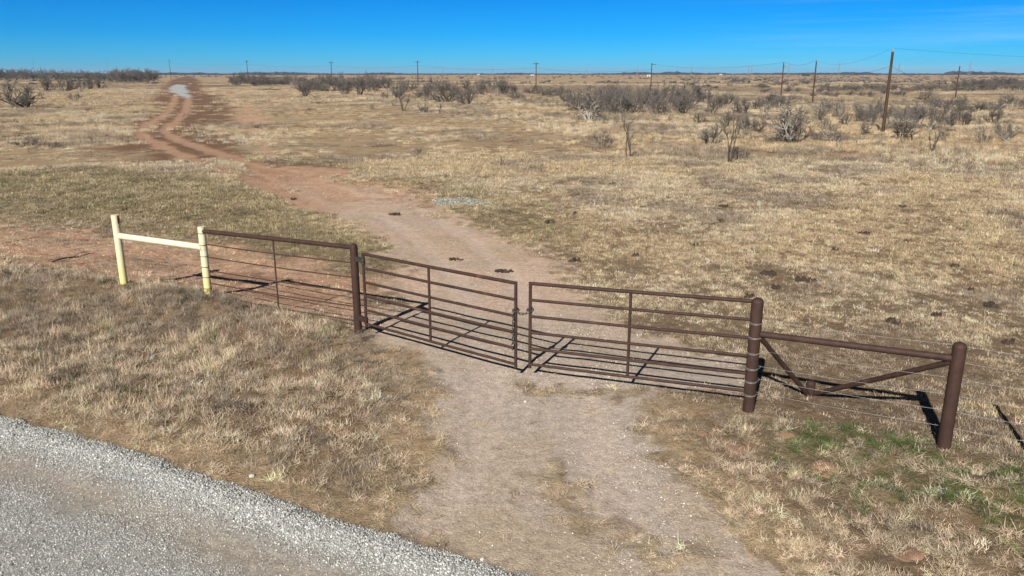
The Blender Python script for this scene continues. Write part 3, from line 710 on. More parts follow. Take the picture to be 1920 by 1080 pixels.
pts = [chx+Vector((.03, -.03, zc))]
for k in range(1, 8):
    f = k/8; p = chx.lerp(chy, f); pts.append(Vector((p.x, p.y-.03, zc-.05*math.sin(math.pi*f))))
pts.append(chy+Vector((-.03, -.03, zc)))
link_run(pts).build('sagging_run', M_CHAIN, ch)
link_run([chx+Vector((-.035, -.035, zc)), chx+Vector((-.04, -.04, zc-.3)), chx+Vector((-.045, -.04, zc-.62))]).build('hanging_end', M_CHAIN, ch)

# right brace
br = root_at('pipe_brace', 1768, 840, 'brown pipe brace at right with leaning struts, short stub and tall end post', 'fence')
mb, ex, ey, eh, eb = post(1769, 840, 650, .080, 'dome', M_RUST, br, n=24); mb.build('end_post', M_RUST, br)
ra = Vector((grx+.07, gry-.04, hgt(grx, gry, 625))); rb = Vector((ex-.06, ey+.03, hgt(ex, ey, 673)))
MB().tube([ra, rb], .045, 16).build('rail', M_RUST, br)
sx, sy = P(1518, 741); sb = gz(sx, sy)
s_ = MB(); s_.tube([(sx, sy, sb-.2), (sx, sy, sb+.19)], .066, 16, False); s_.dome((sx, sy, sb+.19), .066, .045, 16); s_.build('stub', M_RUST, br)
MB().tube([ra+Vector((0, 0, -.05)), (sx-.05, sy-.04, sb+.03)], .036, 14).build('strut', M_RUST, br)
MB().tube([rb+Vector((0, 0, -.05)), (sx+.07, sy-.05, sb+.05)], .036, 14).build('strut', M_RUST, br)

# strands of wire
def strand(pts, rad=.0032, barb=True, seed=0):
    mb = MB(); r = random.Random(seed); P_ = []
    for a, b in zip(pts[:-1], pts[1:]):
        n_ = 14
        for k in range(n_):
            f = k/n_; p = Vector(a).lerp(Vector(b), f); p.z -= .018*math.sin(math.pi*f); P_.append(p)
    P_.append(Vector(pts[-1])); mb.tube(P_, rad, 5)
    if barb:
        for a, b in zip(P_[:-1], P_[1:]):
            L_ = (b-a).length; k = .06
            while k < L_:
                c = a+(b-a)*(k/L_); an = r.random()*3
                mb.tube([c+Vector((.01, math.cos(an)*.018, math.sin(an)*.018)), c-Vector((.01, math.cos(an)*.018, math.sin(an)*.018))], rad*.8, 3, False); k += .125
    return mb
# line posts outside the frame: their shadows fall into it
def t_post(base, h, label):
    x, y = base; b = gz(x, y); t = empty('line_post', (x, y, b), 0, label, 'post')
    m1 = MB(); m1.tube([(x, y, b-.3), (x, y, b+h)], .034, 12); m1.build('shaft', M_RUST2, t)
    m2 = MB()
    for k in range(6): MB().tube([(x-.02, y-.02, b+.2+k*.2), (x+.02, y-.01, b+.22+k*.2)], .006, 5).build('wire_clip', M_GALV, t)
    return (x, y, b)
tipx, tipy = P(1842, 757); k_ = 1/math.tan(SUN_EL)
def from_tip(px, py, h):
    x, y = P(px, py); z = gz(x, y)
    bx, by = x, y
    for _ in range(6):
        L_ = (h+gz(bx, by)-z)*k_; bx, by = x-L_*math.sin(SUN_AZ), y-L_*math.cos(SUN_AZ)
    return bx, by
tp0 = from_tip(1842, 757, 1.28); tp = t_post((tp0[0]+.16, tp0[1]-.04), 1.28, 'thin rusty line post of the wire fence just past the right edge, beside its shadow')
tpl = t_post(from_tip(72, 443, 1.3), 1.3, 'thin rusty line post of the wire fence past the left edge')
wf = empty('wire_fence', (ex, ey, eb), 0, 'silver barbed wire strands from the wire-wrapped gate post past the end post to the right', 'fence')
off = Vector((.06, .09, 0))
ew = [hgt(ex, ey, p) for p in (652, 683, 714, 746, 776, 806)]
far_r = (tp[0]+2.6*1.9, tp[1]-1.37*1.9)
for k in range(6):
    hz = WH[k]
    strand([(grx+.05, gry+.08, hz), (ex+.04, ey+.10, ew[k]), (tp[0], tp[1]+.02, ew[k]-.02), (far_r[0], far_r[1], ew[k])], .0018, True, k).build('wire_strand', M_GALV, wf)
wl = empty('wire_fence', (y1x, y1y, y1b), 0, 'thin wire strands running left from the yellow posts above the red dirt', 'fence')
far_l = (tpl[0]-9, tpl[1]+3.6)
for k in range(5):
    z1 = y1b+.35+.26*k; z2 = y2b+.33+.26*k
    strand([(far_l[0], far_l[1], z1-.1), (tpl[0], tpl[1], z1-.05), (y1x-.02, y1y+.085, z1), (y2x, y2y+.08, z2)], .0028, True, 20+k).build('wire_strand', M_GALV, wl)

# ------------------------------------------------------------------ shrubs and small dead trees
def grow(seed, stems=6, spread=.6, lvl=3, kids=(5, 5, 4), r0=.035, up=.35, crook=.25, tw_r=.006, len0=.62, ang=.7, shrinkl=.55, base=.05):
    rg = random.Random(seed); S = MB(); T = MB(); segs = []
    def br(p, d, L, r, lv):
        n_ = 4 if lv == 0 else (3 if lv < lvl else 2); pts = [p.copy()]; rad = [r]
        for i in range(n_):
            d = (d+Vector((rg.gauss(0, crook), rg.gauss(0, crook), rg.gauss(0, crook)*.7+up*.12))).normalized()
            p = p+d*(L/n_); pts.append(p.copy()); rad.append(max(r*(1-.62*(i+1)/n_), tw_r*.6))
        (S if lv <= 1 else T).tube(pts, rad, 5 if lv == 0 else (4 if lv == 1 else 3), False)
        if lv < lvl:
            for k in range(kids[lv]):
                f = rg.uniform(.3, 1.0)*n_; i = min(int(f), n_-1); q_ = pts[i].lerp(pts[i+1], f-i)
                rr_ = max((rad[i]*(1-(f-i))+rad[i+1]*(f-i))*.68, tw_r)
                dd_ = (pts[i+1]-pts[i]).normalized(); o = dd_.orthogonal().normalized(); o.rotate(Matrix.Rotation(rg.uniform(0, 6.28), 3, dd_))
                nd = (dd_*math.cos(ang)+o*math.sin(ang)*rg.uniform(.6, 1.2)+Vector((0, 0, up*.5))).normalized()
                br(q_, nd, L*shrinkl*rg.uniform(.7, 1.25), rr_, lv+1)
    for k in range(stems):
        a = 6.283*k/stems+rg.uniform(-.4, .4); th = rg.uniform(.15, 1)*spread
        d = Vector((math.sin(th)*math.cos(a), math.sin(th)*math.sin(a), math.cos(th)))
        br(Vector((math.cos(a)*base, math.sin(a)*base, -.06)), d, len0*rg.uniform(.8, 1.15), r0*rg.uniform(.7, 1.1), 0)
    zs = [v[2] for v in S.v+T.v]; k = 1/max(zs)
    for X in (S, T): X.v = [(a*k, b*k, c*k) for a, b, c in X.v]
    wmax = max(math.hypot(a*1, b) for a, b, c in S.v+T.v)
    return S, T, wmax*2
KINDS = {
 'vase': [dict(stems=7, spread=.95, kids=(5, 5, 4), r0=.040, crook=.28, up=.34, tw_r=.0056, len0=.62) for _ in range(4)],
 'brush': [dict(stems=12, spread=.9, kids=(4, 4, 3), r0=.020, crook=.3, up=.38, tw_r=.0062, len0=.65, base=.2, ang=.6) for _ in range(4)],
 'dead': [dict(stems=7, spread=1.05, kids=(5, 4, 3), r0=.042, crook=.34, up=.2, tw_r=.007, len0=.75, ang=.85) for _ in range(4)],
 'snag': [dict(stems=3, spread=.2, kids=(6, 4, 3), r0=.026, crook=.2, up=.35, tw_r=.006, len0=.95, ang=.7, shrinkl=.30) for _ in range(3)],
 'thicket': [dict(stems=15, spread=.95, kids=(5, 5, 4), r0=.024, crook=.32, up=.36, tw_r=.0075, len0=.6, base=.3, ang=.65) for _ in range(4)],
}
PRO = {}
for kn, lst in KINDS.items():
    for i, kw in enumerate(lst):
        S, T, wd = grow(hash_ := (sum(map(ord, kn))*13+i*7), **kw)
        sm = {'vase': M_BARK, 'brush': M_TWIG, 'dead': M_PALE if i % 2 else M_BARK, 'snag': M_BARK, 'thicket': M_TWIGD if i % 2 else M_TWIG}[kn]
        tm = {'vase': M_TWIG, 'brush': M_TWIG, 'dead': M_TWIG, 'snag': M_TWIG, 'thicket': M_TWIG}[kn]
        so = S.build('branches', sm, None, False); to = T.build('twigs', tm, None, False)
        # merged version for far copies
        both = MB(); both.add(S.v, S.f); both.add(T.v, T.f)
        bo = both.build('shrub', tm, None, False)
        if kn in ('vase', 'snag', 'dead'):
            bo.data.materials.append(sm); nS = len(S.f)
            mi = np.zeros(len(bo.data.polygons), np.int32); mi[:nS] = 1; bo.data.polygons.foreach_set('material_index', mi)
        PRO.setdefault(kn, []).append((so.data, to.data, bo.data, wd))
rg = random.Random(3); nshrub = 0
def shrub(px, py, hpx, wpx, kind, label, group=None, v=None, tree=False, parts=None):
    global nshrub
    x, y = P(px, py); b = gz(x, y); h = hgt(x, y, py-hpx)-b; dist = math.hypot(x, y)
    w_ = wpx/FPX*math.hypot(y, CAMH)
    vs = PRO[kind]; sd_, td, bd, wd = vs[v % len(vs) if v is not None else rg.randrange(len(vs))]
    sx_ = w_/wd*1.38; h *= 1.08; rz = rg.uniform(0, 6.28)
    nm = 'mesquite_tree' if kind in ('vase',) and h > 1.8 else ('dead_tree' if kind in ('snag', 'dead') else 'shrub')
    if parts is None: parts = dist < 85
    if parts:
        t = empty(nm, (x, y, b), rz, label, 'tree' if nm != 'shrub' else 'shrub', group)
        for d_, n_ in ((sd_, 'branches'), (td, 'twigs')):
            c = bpy.data.objects.new(n_, d_); COL.objects.link(c); c.parent = t
        t.scale = (sx_, sx_, h)
    else:
        t = bpy.data.objects.new(nm, bd); COL.objects.link(t); tag(t, label, 'tree' if nm != 'shrub' else 'shrub', group)
        t.location = (x, y, b); t.rotation_euler = (0, 0, rz); t.scale = (sx_, sx_, h)
    nshrub += 1
    return t
ONE = [
 (44, 203, 62, 108, 'vase', 'largest dark bare mesquite at the left edge with a broad spreading crown', 0),
 (88, 170, 36, 40, 'vase', 'bare mesquite next behind the largest one at the left, with two dark stems', 1),
 (125, 172, 42, 52, 'vase', 'bare mesquite with forked trunk below the small white tanks at left', 2),
 (155, 167, 28, 26, 'brush', 'dense low bush between the forked mesquite and the slender ones at left', 0),
 (169, 168, 30, 30, 'vase', 'slender bare mesquite fourth from the left edge', 3),
 (187, 166, 24, 34, 'dead', 'wide sparse shrub at right end of the left mesquite row', 0),
 (139, 188, 14, 34, 'brush', 'low grey twiggy bush in the grass right of the largest left mesquite', 1),
 (572, 181, 34, 40, 'vase', 'dark-stemmed mesquite in front of the brush left of centre', 1),
 (650, 178, 26, 28, 'vase', 'rounded mesquite standing just right of the pole left of centre', 3),
 (675, 179, 42, 44, 'dead', 'angular bare tree with reaching limbs right of the rounded mesquite', 0),
 (750, 181, 36, 36, 'vase', 'dense dark bush left of the centre pole', 2),
 (757, 208, 32, 26, 'snag', 'thin forked dead sapling with pale foot in front of the dense dark bush', 1),
 (803, 184, 26, 22, 'dead', 'crooked bare stem right of the centre pole foot', 2),
 (838, 192, 48, 62, 'vase', 'broad mesquite with one bleached limb near the centre', 0),
 (876, 198, 44, 44, 'vase', 'tall many-stemmed grey mesquite right of the bleached-limb one', 2),
 (796, 212, 26, 30, 'brush', 'low upright bush in the grass below the bleached-limb mesquite', 2),
 (825, 213, 20, 12, 'snag', 'short dark snag in the grass below the bleached-limb mesquite', 0),
 (945, 178, 34, 42, 'vase', 'fan-shaped mesquite left of the crossarm pole in the middle', 1),
 (1105, 226, 66, 92, 'dead', 'pale dead mesquite with outstretched limbs at left end of the thicket', 1),
 (1180, 296, 84, 42, 'snag', 'dark standing dead trunk, tallest thing in front of the central thicket', 2),
 (1132, 278, 38, 66, 'brush', 'low grey brush mound with leaning dead stems left of the dark trunk', 0),
 (1310, 232, 24, 34, 'dead', 'small dark Y-shaped dead tree in bright grass right of the thicket', 2),
 (1330, 273, 42, 56, 'vase', 'rounded bare shrub left of the lone upright dead stem', 3),
 (1368, 306, 92, 34, 'snag', 'lone upright dead stem with low brush at its foot', 0),
 (1385, 300, 28, 52, 'brush', 'low brush gathered round the lone upright dead stem', 1),
 (1400, 246, 36, 44, 'brush', 'grey upright brush behind the lone dead stem', 3),
 (1478, 270, 92, 92, 'dead', 'big tangled pale dead mesquite right of centre', 1),
 (1490, 268, 60, 70, 'vase', 'brushy shoots growing inside the big pale dead mesquite', 2),
 (1562, 266, 38, 74, 'dead', 'low dead tree with two long limbs spread wide, right of the big pale one', 3),
 (1535, 262, 26, 30, 'brush', 'small brush beside the low wide dead tree', 2),
 (1548, 212, 34, 38, 'brush', 'dense grey brush right of the second nearest pole foot', 0),
 (1572, 222, 36, 34, 'dead', 'pale stiff dead shrub joined to the dense brush right of the pole', 1),
 (1608, 212, 20, 18, 'vase', 'tiny upright bush alone in pale grass between poles', 0),
 (1690, 263, 58, 72, 'vase', 'dark fan-shaped mesquite at the foot of the tallest pole', 1),
 (1715, 240, 50, 62, 'brush', 'grey brush behind the fan-shaped mesquite near the tallest pole', 1),
 (1746, 287, 46, 30, 'snag', 'short twisted double snag right of the tallest pole', 1),
 (1770, 264, 36, 22, 'brush', 'narrow grey bush right of the twisted snag', 2),
 (1810, 236, 36, 46, 'dead', 'arching dead tree with one bent limb toward the right', 0),
 (1833, 236, 18, 24, 'dead', 'small white dead shrub beside the arching dead tree', 3),
 (1864, 233, 42, 42, 'vase', 'well-formed bare mesquite near the right edge', 3),
 (1890, 262, 38, 46, 'brush', 'ragged grey shrub nearest the right edge', 3),
 (1735, 190, 24, 40, 'dead', 'sprawling leaning dead tree left of the lone right pole', 2),
 (1800, 196, 22, 26, 'vase', 'bare mesquite at the foot of the lone right pole', 0),
 (940, 313, 22, 10, 'snag', 'tiny dead weed stalk standing alone in the open pasture', 1),
 (785, 290, 14, 22, 'brush', 'tiny grey weed clump in the pasture above the gravel patch', 1),
 (50, 275, 24, 62, 'brush', 'grey weedy shrub patch in the left pasture', 2),
 (108, 278, 14, 26, 'brush', 'small weed clump right of the grey weedy patch at left', 3),
]
for (a, b, c, d, k, l, v) in ONE: shrub(a, b, c, d, k, l, None, v)
ORD = 'first second third fourth fifth sixth seventh eighth ninth tenth eleventh twelfth thirteenth fourteenth fifteenth sixteenth seventeenth eighteenth nineteenth'.split()
def ordn(i):
    if i < 19: return ORD[i]
    i += 1; t_ = {2: 'twent', 3: 'thirt', 4: 'fort', 5: 'fift'}[i//10]
    return t_+'ieth' if i % 10 == 0 else t_+'y-'+ORD[i % 10-1]
def cluster(n, fx, fy, hr, wr, kinds, label, group, parts=False):
    for k in range(n):
        px = fx[0]+(fx[1]-fx[0])*(k+.5+rg.uniform(-.42, .42))/n; py = fy(px)+rg.uniform(-1, 1)*fy.__defaults__[0]
        h = rg.uniform(*hr); lb = '%s from the left' % ordn(k) if k < n-1 else 'rightmost of all'
        shrub(px, py, h, rg.uniform(*wr), rg.choice(kinds), label+', '+lb, group, None, False, parts)
T_, B_, V_, D_ = 'thicket', 'brush', 'vase', 'dead'
cluster(34, (-10, 288), (lambda x, j=2: 149), (12, 22), (30, 52), [T_, B_], 'dark bare shrub in the left skyline hedge', 'shrubs of the left skyline hedge')
cluster(8, (215, 288), (lambda x, j=2: 153), (20, 28), (30, 44), [T_], 'bare shrub in the dense end of the left hedge', 'shrubs of the clump ending the left hedge')
cluster(22, (435, 560), (lambda x, j=4: 158), (12, 24), (22, 38), [T_, B_, V_], 'bare shrub in the brush belt near the dirt track', 'shrubs of the belt near the track')
cluster(26, (555, 725), (lambda x, j=7: 167), (16, 30), (26, 42), [V_, B_, D_, T_], 'bare shrub in the belt left of centre', 'shrubs of the belt left of centre')
cluster(20, (715, 965), (lambda x, j=10: 177), (16, 32), (24, 40), [V_, B_, D_], 'bare shrub in the loose scrub near the centre pole', 'shrubs of the loose centre scrub')
cluster(15, (1060, 1335), (lambda x, j=4: 196), (34, 46), (36, 54), [T_, B_, T_, V_], 'shrub in the back row of the big grey thicket', 'back row of the big thicket')
cluster(14, (1085, 1290), (lambda x, j=5: 211), (36, 54), (38, 56), [T_, B_, V_, D_], 'shrub in the front row of the big grey thicket', 'front row of the big thicket')
cluster(10, (960, 1060), (lambda x, j=8: 182), (14, 24), (24, 36), [B_, V_], 'small shrub between the middle crossarm pole and the thicket', 'shrubs left of the thicket')
cluster(13, (1330, 1470), (lambda x, j=11: 207), (20, 38), (24, 40), [B_, D_, V_], 'bare shrub in the scrub right of the big thicket', 'shrubs right of the thicket')
cluster(18, (1600, 1800), (lambda x, j=16: 225), (20, 40), (26, 46), [B_, D_, V_], 'bare shrub in the scrub around the tallest pole', 'shrubs around the tallest pole')
cluster(14, (1740, 1935), (lambda x, j=10: 205), (16, 30), (26, 42), [D_, V_, B_], 'bare shrub in the scattered scrub at far right', 'shrubs scattered at far right')
cluster(42, (1540, 1935), (lambda x, j=3: 170), (10, 17), (22, 40), [T_, B_], 'shrub in the right brush belt', 'shrubs of the right brush belt')
cluster(14, (1800, 1935), (lambda x, j=3: 163), (12, 20), (26, 40), [T_], 'dark shrub behind the right brush belt', 'dark shrubs behind the right belt')
cluster(14, (1280, 1540), (lambda x, j=6: 161), (6, 12), (16, 30), [T_, B_], 'small far shrub on the plain behind the thicket', 'small far shrubs behind the thicket')
cluster(22, (1320, 1935), (lambda x, j=24: 250), (20, 40), (20, 40), [V_, D_, V_, 'snag', B_], 'thin bare shrub in the front scrub of the right plain', 'front scrub of the right plain')
cluster(14, (1430, 1700), (lambda x, j=6: 178), (8, 16), (14, 26), [T_, V_], 'small shrub in pale grass behind the near poles', 'small shrubs behind the near poles')

# low weeds: grey forb stalks as ground cover in the rough band
c_weed = bpy.data.collections.new('weeds')
for k in range(4):
    S, T, wd = grow(900+k, stems=9, spread=.8, kids=(3, 3, 2), r0=.012, tw_r=.006, len0=.7, base=.12); b_ = MB(); b_.add(S.v, S.f); b_.add(T.v, T.f)
    proto('weed_%02d' % k, b_.v, b_.f, [1.0]*len(b_.v), M_GRASS, c_weed)
n = 9000
x, y = rnd_sector(n, 34, 170, -42, 42, rs); z, m = surf(x, y)
keep = rs.rand(n) < (1-m['bare'])*(.02+.75*m['tall']*sstep(.48, .62, fbm(x, y, 9, 3, 99)) + .05*sstep(60, 90, m['r'])); x, y, z = x[keep], y[keep], z[keep]; n = len(x)
s = .3+.5*rs.rand(n); tint = jit(np.tile(lin(140, 128, 112), (n, 1)), rs, n, .18, .03)
scatter('grey_weeds', 'low grey weed stalks among the straw grass', x, y, z, rots(n, .05), np.stack([s, s, s*(.7+.5*rs.rand(n))], -1), tint, c_weed, 4, 12)

n = 900
x, y = rnd_sector(n, 9, 22, -44, -8, rs); z, m = surf(x, y)
keep = rs.rand(n) < (m['s'] < -.2)*(m['rd'] < -1.0)*(1-m['bare'])*sstep(.50, .64, fbm(x, y, 1.3, 3, 105))*.9; x, y, z = x[keep], y[keep], z[keep]; n = len(x)
s = .16+.16*rs.rand(n); tint = jit(np.tile(lin(138, 126, 112), (n, 1)), rs, n, .15, .03)
scatter('roadside_weeds', 'low wiry grey weeds among the matted grass of the left bank', x, y, z, rots(n, .3), np.stack([s*1.2, s*1.2, s*.8], -1), tint, c_weed, 4, 13)

# ------------------------------------------------------------------ utility poles and wires
def upole(px, pyb, pyt, kind, label, group='utility poles across the plain', lean=0, rad=.14):
    x, y = P(px, pyb); b = gz(x, y); h = hgt(x, y, pyt); t = empty('utility_pole', (x, y, b), 0, label, 'utility pole', None)
    L = h-b
    MB().tube([(x, y, b-.5), (x, y, b+L*.5), (x, y, h)], [rad, rad*.85, rad*.68], 10).build('shaft', M_POLE, t)
    rz = LINE_RZ; c, s_ = math.cos(rz), math.sin(rz)
    if kind in ('cross', 'side'):
        o_ = .7 if kind == 'side' else 0; wd = 1.2 if kind == 'side' else 2.3
        MB().box((x+o_*.8*c, y+o_*.8*s_, h-.45), (wd, .14, .16), rz).build('crossarm', M_POLE, t)
        for k in ((-1, 0, 1) if kind == 'cross' else (1,)):
            px_ = x+k*wd*.44*c+(o_*.8*c if kind == 'side' else 0); py_ = y+k*wd*.44*s_
            zz = h-.37 if k else h
            MB().tube([(px_, py_, zz), (px_, py_, zz+.1), (px_, py_, zz+.2)], [.05, .06, .035], 8).build('insulator', M_METAL, t)
        if kind == 'cross':
            for k in (-1, 1): MB().tube([(x+k*.75*c, y+k*.75*s_, h-.5), (x, y, h-1.15)], .03, 5).build('brace', M_POLE, t)
    elif kind == 'can':
        MB().tube([(x+.3, y-.1, h-1.15), (x+.3, y-.1, h-.55)], .2, 12).build('transformer', M_METAL, t)
        MB().tube([(x, y, h), (x, y, h+.28)], [.06, .03], 8).build('insulator', M_METAL, t)
    else:
        MB().tube([(x, y, h), (x, y, h+.16), (x, y, h+.3)], [.06, .07, .03], 8).build('insulator', M_METAL, t)
        if kind == 'top2': MB().box((x+.22, y, b+L*.33), (.3, .25, .45)).build('meter_box', M_METAL, t)
    return Vector((x, y, h))
LINE_RZ = R(8)
PO = []
for a in [(66, 142, 108, 'cross', 'far crossarm pole at the left end, rising out of the skyline hedge'),
          (203, 141, 108, 'cross', 'second crossarm pole from the left, behind the skyline hedge'),
          (321, 150, 112, 'cross', 'pole standing left of the dirt track near the pale puddle'),
          (466, 156, 113, 'cross', 'crossarm pole in the brush right of the dirt track'),
          (623, 158, 115, 'cross', 'crossarm pole above the brush belt left of centre'),
          (784, 160, 114, 'cross', 'slim crossarm pole above the centre scrub'),
          (1005, 163, 117, 'cross', 'crossarm pole in the middle standing clear of the brush'),
          (1220, 168, 118, 'side', 'pole rising behind the big thicket with a one-sided arm'),
          (1464, 180, 117, 'can', 'pole with a grey transformer can at its top'),
          (1523, 194, 115, 'top2', 'plain pole right of the transformer pole'),
          (1655, 250, 97, 'top', 'tallest and nearest brown wooden pole at right'),
          (1791, 184, 124, 'top', 'lone dark pole right of the tallest pole')]:
    PO.append(upole(*a, rad=.19 if a[0] not in (1655, 1523, 1464, 1791) else .14))
def span(a, b, sag, label, group, rad=.014, n_=24):
    mb = MB(); pts = []
    for k in range(n_+1):
        f = k/n_; p = a.lerp(b, f); p.z -= sag*4*f*(1-f); pts.append(p)
    mb.tube(pts, rad, 5); o = mb.build('overhead_wire', M_WIRE); tag(o, label, 'wire', group); return o
for i in range(7):
    dz = Vector((0, 0, -1.9)); span(PO[i]+dz, PO[i+1]+dz, 1.1, 'thin wire spanning from the %s to the %s distant pole counted from the left' % (ORD[i], ORD[i+1]), 'wires between the distant poles', .022)
    dz = Vector((.9*math.cos(LINE_RZ), .9*math.sin(LINE_RZ), -.2)); 
span(PO[7]+Vector((0, 0, -.3)), PO[8], 1.2, 'thin wire from the thicket pole to the transformer pole', None, .02)
span(PO[8]+Vector((0, 0, .2)), PO[9]+Vector((0, 0, .2)), .8, 'short wire between transformer pole and the plain pole beside it', None, .016)
span(PO[9]+Vector((0, 0, .25)), PO[10]+Vector((0, 0, .28)), 1.0, 'wire sagging from the tallest pole leftward to the plain pole', None, .007)
# next pole of the near line stands past the right edge
nx_, ny_ = PO[10].x+48, PO[10].y-4
nb = gz(nx_, ny_); t = empty('utility_pole', (nx_, ny_, nb), 0, 'wooden pole past the right edge holding the sagging wires', 'utility pole')
MB().tube([(nx_, ny_, nb-.4), (nx_, ny_, nb+7.2)], [.14, .1], 10).build('shaft', M_POLE, t); MB().tube([(nx_, ny_, nb+7.2), (nx_, ny_, nb+7.45)], .09, 9).build('insulator', M_METAL, t)
span(PO[10]+Vector((0, 0, .28)), Vector((nx_, ny_, nb+7.45)), 1.25, 'wire sagging from the tallest pole out over the right edge', None, .007, 40)
span(PO[10]+Vector((0, 0, -1.1)), PO[9]+Vector((0, 0, -2.6)), .5, 'lower wire from the tallest pole leftward', None, .010)
span(PO[10]+Vector((0, 0, -1.1)), PO[11]+Vector((0, 0, -2.2)), 1.2, 'lower wire from the tallest pole toward the lone dark pole', None, .010)

# ------------------------------------------------------------------ far things on the horizon
def at_dist(px, D):
    u = (px-960)/FPX; k = D/math.hypot(u, 1/CP); return u*k, D*(1/CP)/math.hypot(u, 1/CP)
def pylon(px, h, D, label, group):
    x, y = at_dist(px, D); b = gz(x, y)-2; t = empty('transmission_tower', (x, y, b), 0, label, 'tower', group)
    m1 = MB(); w_ = h*.10; r = .55
    for sx_ in (-1, 1):
        for sy_ in (-1, 1): m1.tube([(x+sx_*w_, y+sy_*w_, b), (x+sx_*w_*.25, y+sy_*w_*.25, b+h*.7), (x, y, b+h)], r*.5, 4)
    for k in range(7):
        z0 = h*k*.1; z1 = h*(k+1)*.1; a0 = w_*(1-.75*k*.1/.7); a1 = w_*(1-.75*(k+1)*.1/.7)
        m1.tube([(x-a0, y, b+z0), (x+a1, y, b+z1)], r*.4, 3); m1.tube([(x+a0, y, b+z0), (x-a1, y, b+z1)], r*.4, 3)
    m1.build('lattice', M_METAL, t); m2 = MB()
    for z_ in (.72, .84): m2.tube([(x-h*.13, y, b+h*z_), (x+h*.13, y, b+h*z_)], r*.6, 4)
    m2.build('crossarm', M_METAL, t)
for i, px in enumerate((830, 924, 1004, 1100, 1195, 1296)): pylon(px, 34, 3000, 'faint thin transmission tower near the middle, %s of six from the left' % ORD[i], 'transmission towers near the middle')
for i, px in enumerate((1403, 1409)): pylon(px, 38, 3000, '%s of two faint transmission towers close together on the horizon' % ('left', 'right')[i], 'pair of transmission towers')
for i, px in enumerate((1478, 1572, 1684, 1817)): pylon(px, 44, 2900, 'faint broad transmission tower at right, %s of four from the left' % ORD[i], 'transmission towers at right')

def house(px, py, w_, h_, mat, rmat, label, name='farmhouse', cat='building'):
    x, y = P(px, py); b = gz(x, y); t = empty(name, (x, y, b), 0, label, cat); d_ = w_*.7
    MB().box((x, y, b+h_/2-.5), (w_, d_, h_+1)).build('wall', mat, t)
    m = MB(); z = b+h_+.003; o_ = .3
    m.add([(x-w_/2-o_, y-d_/2-o_, z), (x+w_/2+o_, y-d_/2-o_, z), (x+w_/2+o_, y+d_/2+o_, z), (x-w_/2-o_, y+d_/2+o_, z), (x-w_/2-o_, y, z+h_*.35), (x+w_/2+o_, y, z+h_*.35)], [(0, 1, 5, 4), (3, 4, 5, 2), (0, 4, 3), (1, 2, 5), (0, 3, 2, 1)], False)
    m.build('roof', rmat, t)
    MB().box((x, y-d_/2-.02, b+1.0), (1.2, .06, 2.0)).build('door', M_DARKWALL, t)
house(1511, 143, 13, 3.5, M_DARKWALL, M_DARKWALL, 'black shed on the plain left of the plain pole', 'shed')
house(1216, 143.5, 6, 2.6, M_WHITE, M_METAL, 'tiny white building beside the pole behind the thicket')
house(998, 142.5, 6, 2.6, M_WHITE, M_METAL, 'tiny white building just left of the middle crossarm pole')
house(1351, 141, 8, 3, M_WHITE, M_METAL, 'tiny white building below the horizon right of centre')
house(897, 140.5, 8, 3, M_WHITE, M_METAL, 'tiny white building below the horizon left of centre')
def tank(px, py, r, h, label):
    x, y = P(px, py); b = gz(x, y); t = empty('storage_tank', (x, y, b), 0, label, 'tank')
    MB().tube([(x, y, b-.3), (x, y, b+h)], r, 20, False).build('shell', M_WHITE, t); MB().dome((x, y, b+h), r, r*.3, 20).build('lid', M_WHITE, t)
tank(106, 146, 1.5, 3.6, 'brightest white tank seen between the bare trees at left')
tank(86, 147, 1.5, 2.6, 'dimmer white tank behind the mesquite with two dark stems')

# cattle
def cow(px, py, L_, rz, label, graze):
    x, y = P(px, py); b = gz(x, y); me = bpy.data.meshes.new('cow'); hd = .55 if graze else 1.45
    J = [(0, 0, 1.05), (.45, 0, 1.08), (.85, 0, 1.1), (1.15, 0, 1.15 if not graze else .95), (1.4, 0, hd), (1.65, 0, hd-.15), (-.45, 0, 1.05), (-.8, 0, 1.1), (-.95, 0, .9), (-.98, 0, .5)]
    E = [(0, 1), (1, 2), (2, 3), (3, 4), (4, 5), (0, 6), (6, 7), (7, 8), (8, 9)]; Rr = [.38, .4, .33, .2, .15, .09, .36, .28, .05, .03]
    for sx_, root in ((.7, 2), (-.65, 7)):
        for sy_ in (-.17, .17):
            k = len(J); bend = .06 if sx_ > 0 else -.1
            J += [(sx_, sy_, .75), (sx_+bend, sy_, .42), (sx_, sy_, 0.03)]; Rr += [.14, .075, .06]; E += [(root, k), (k, k+1), (k+1, k+2)]
    k = len(J)
    me.from_pydata(J, E, []); o = bpy.data.objects.new('cow', me); COL.objects.link(o); me.materials.append(M_HIDE)
    s_ = o.modifiers.new('skin', 'SKIN')
    for v, r_ in zip(me.skin_vertices[0].data if me.skin_vertices else [], Rr): v.radius = (r_, r_)
    if not me.skin_vertices:
        bpy.context.view_layer.objects.active = o
    o.modifiers.new('sub', 'SUBSURF').levels = 1
    o.location = (x, y, b); o.rotation_euler = (0, 0, rz); tag(o, label, 'cow')
    return o, Rr
cw = [cow(1416, 151.5, 2, .1, 'black cow farthest left of the three on the plain', False), cow(1424, 152.2, 2, 3.0, 'black cow in the middle of the three on the plain', True), cow(1433, 151, 2, .3, 'black cow farthest right of the three on the plain', False)]
for o, Rr in cw:
    if not o.data.skin_vertices:
        with bpy.context.temp_override(object=o, active_object=o):
            bpy.ops.mesh.customdata_skin_add()
    for i, v in enumerate(o.data.skin_vertices[0].data): v.radius = (Rr[i], Rr[i]); v.use_root = (i == 0)

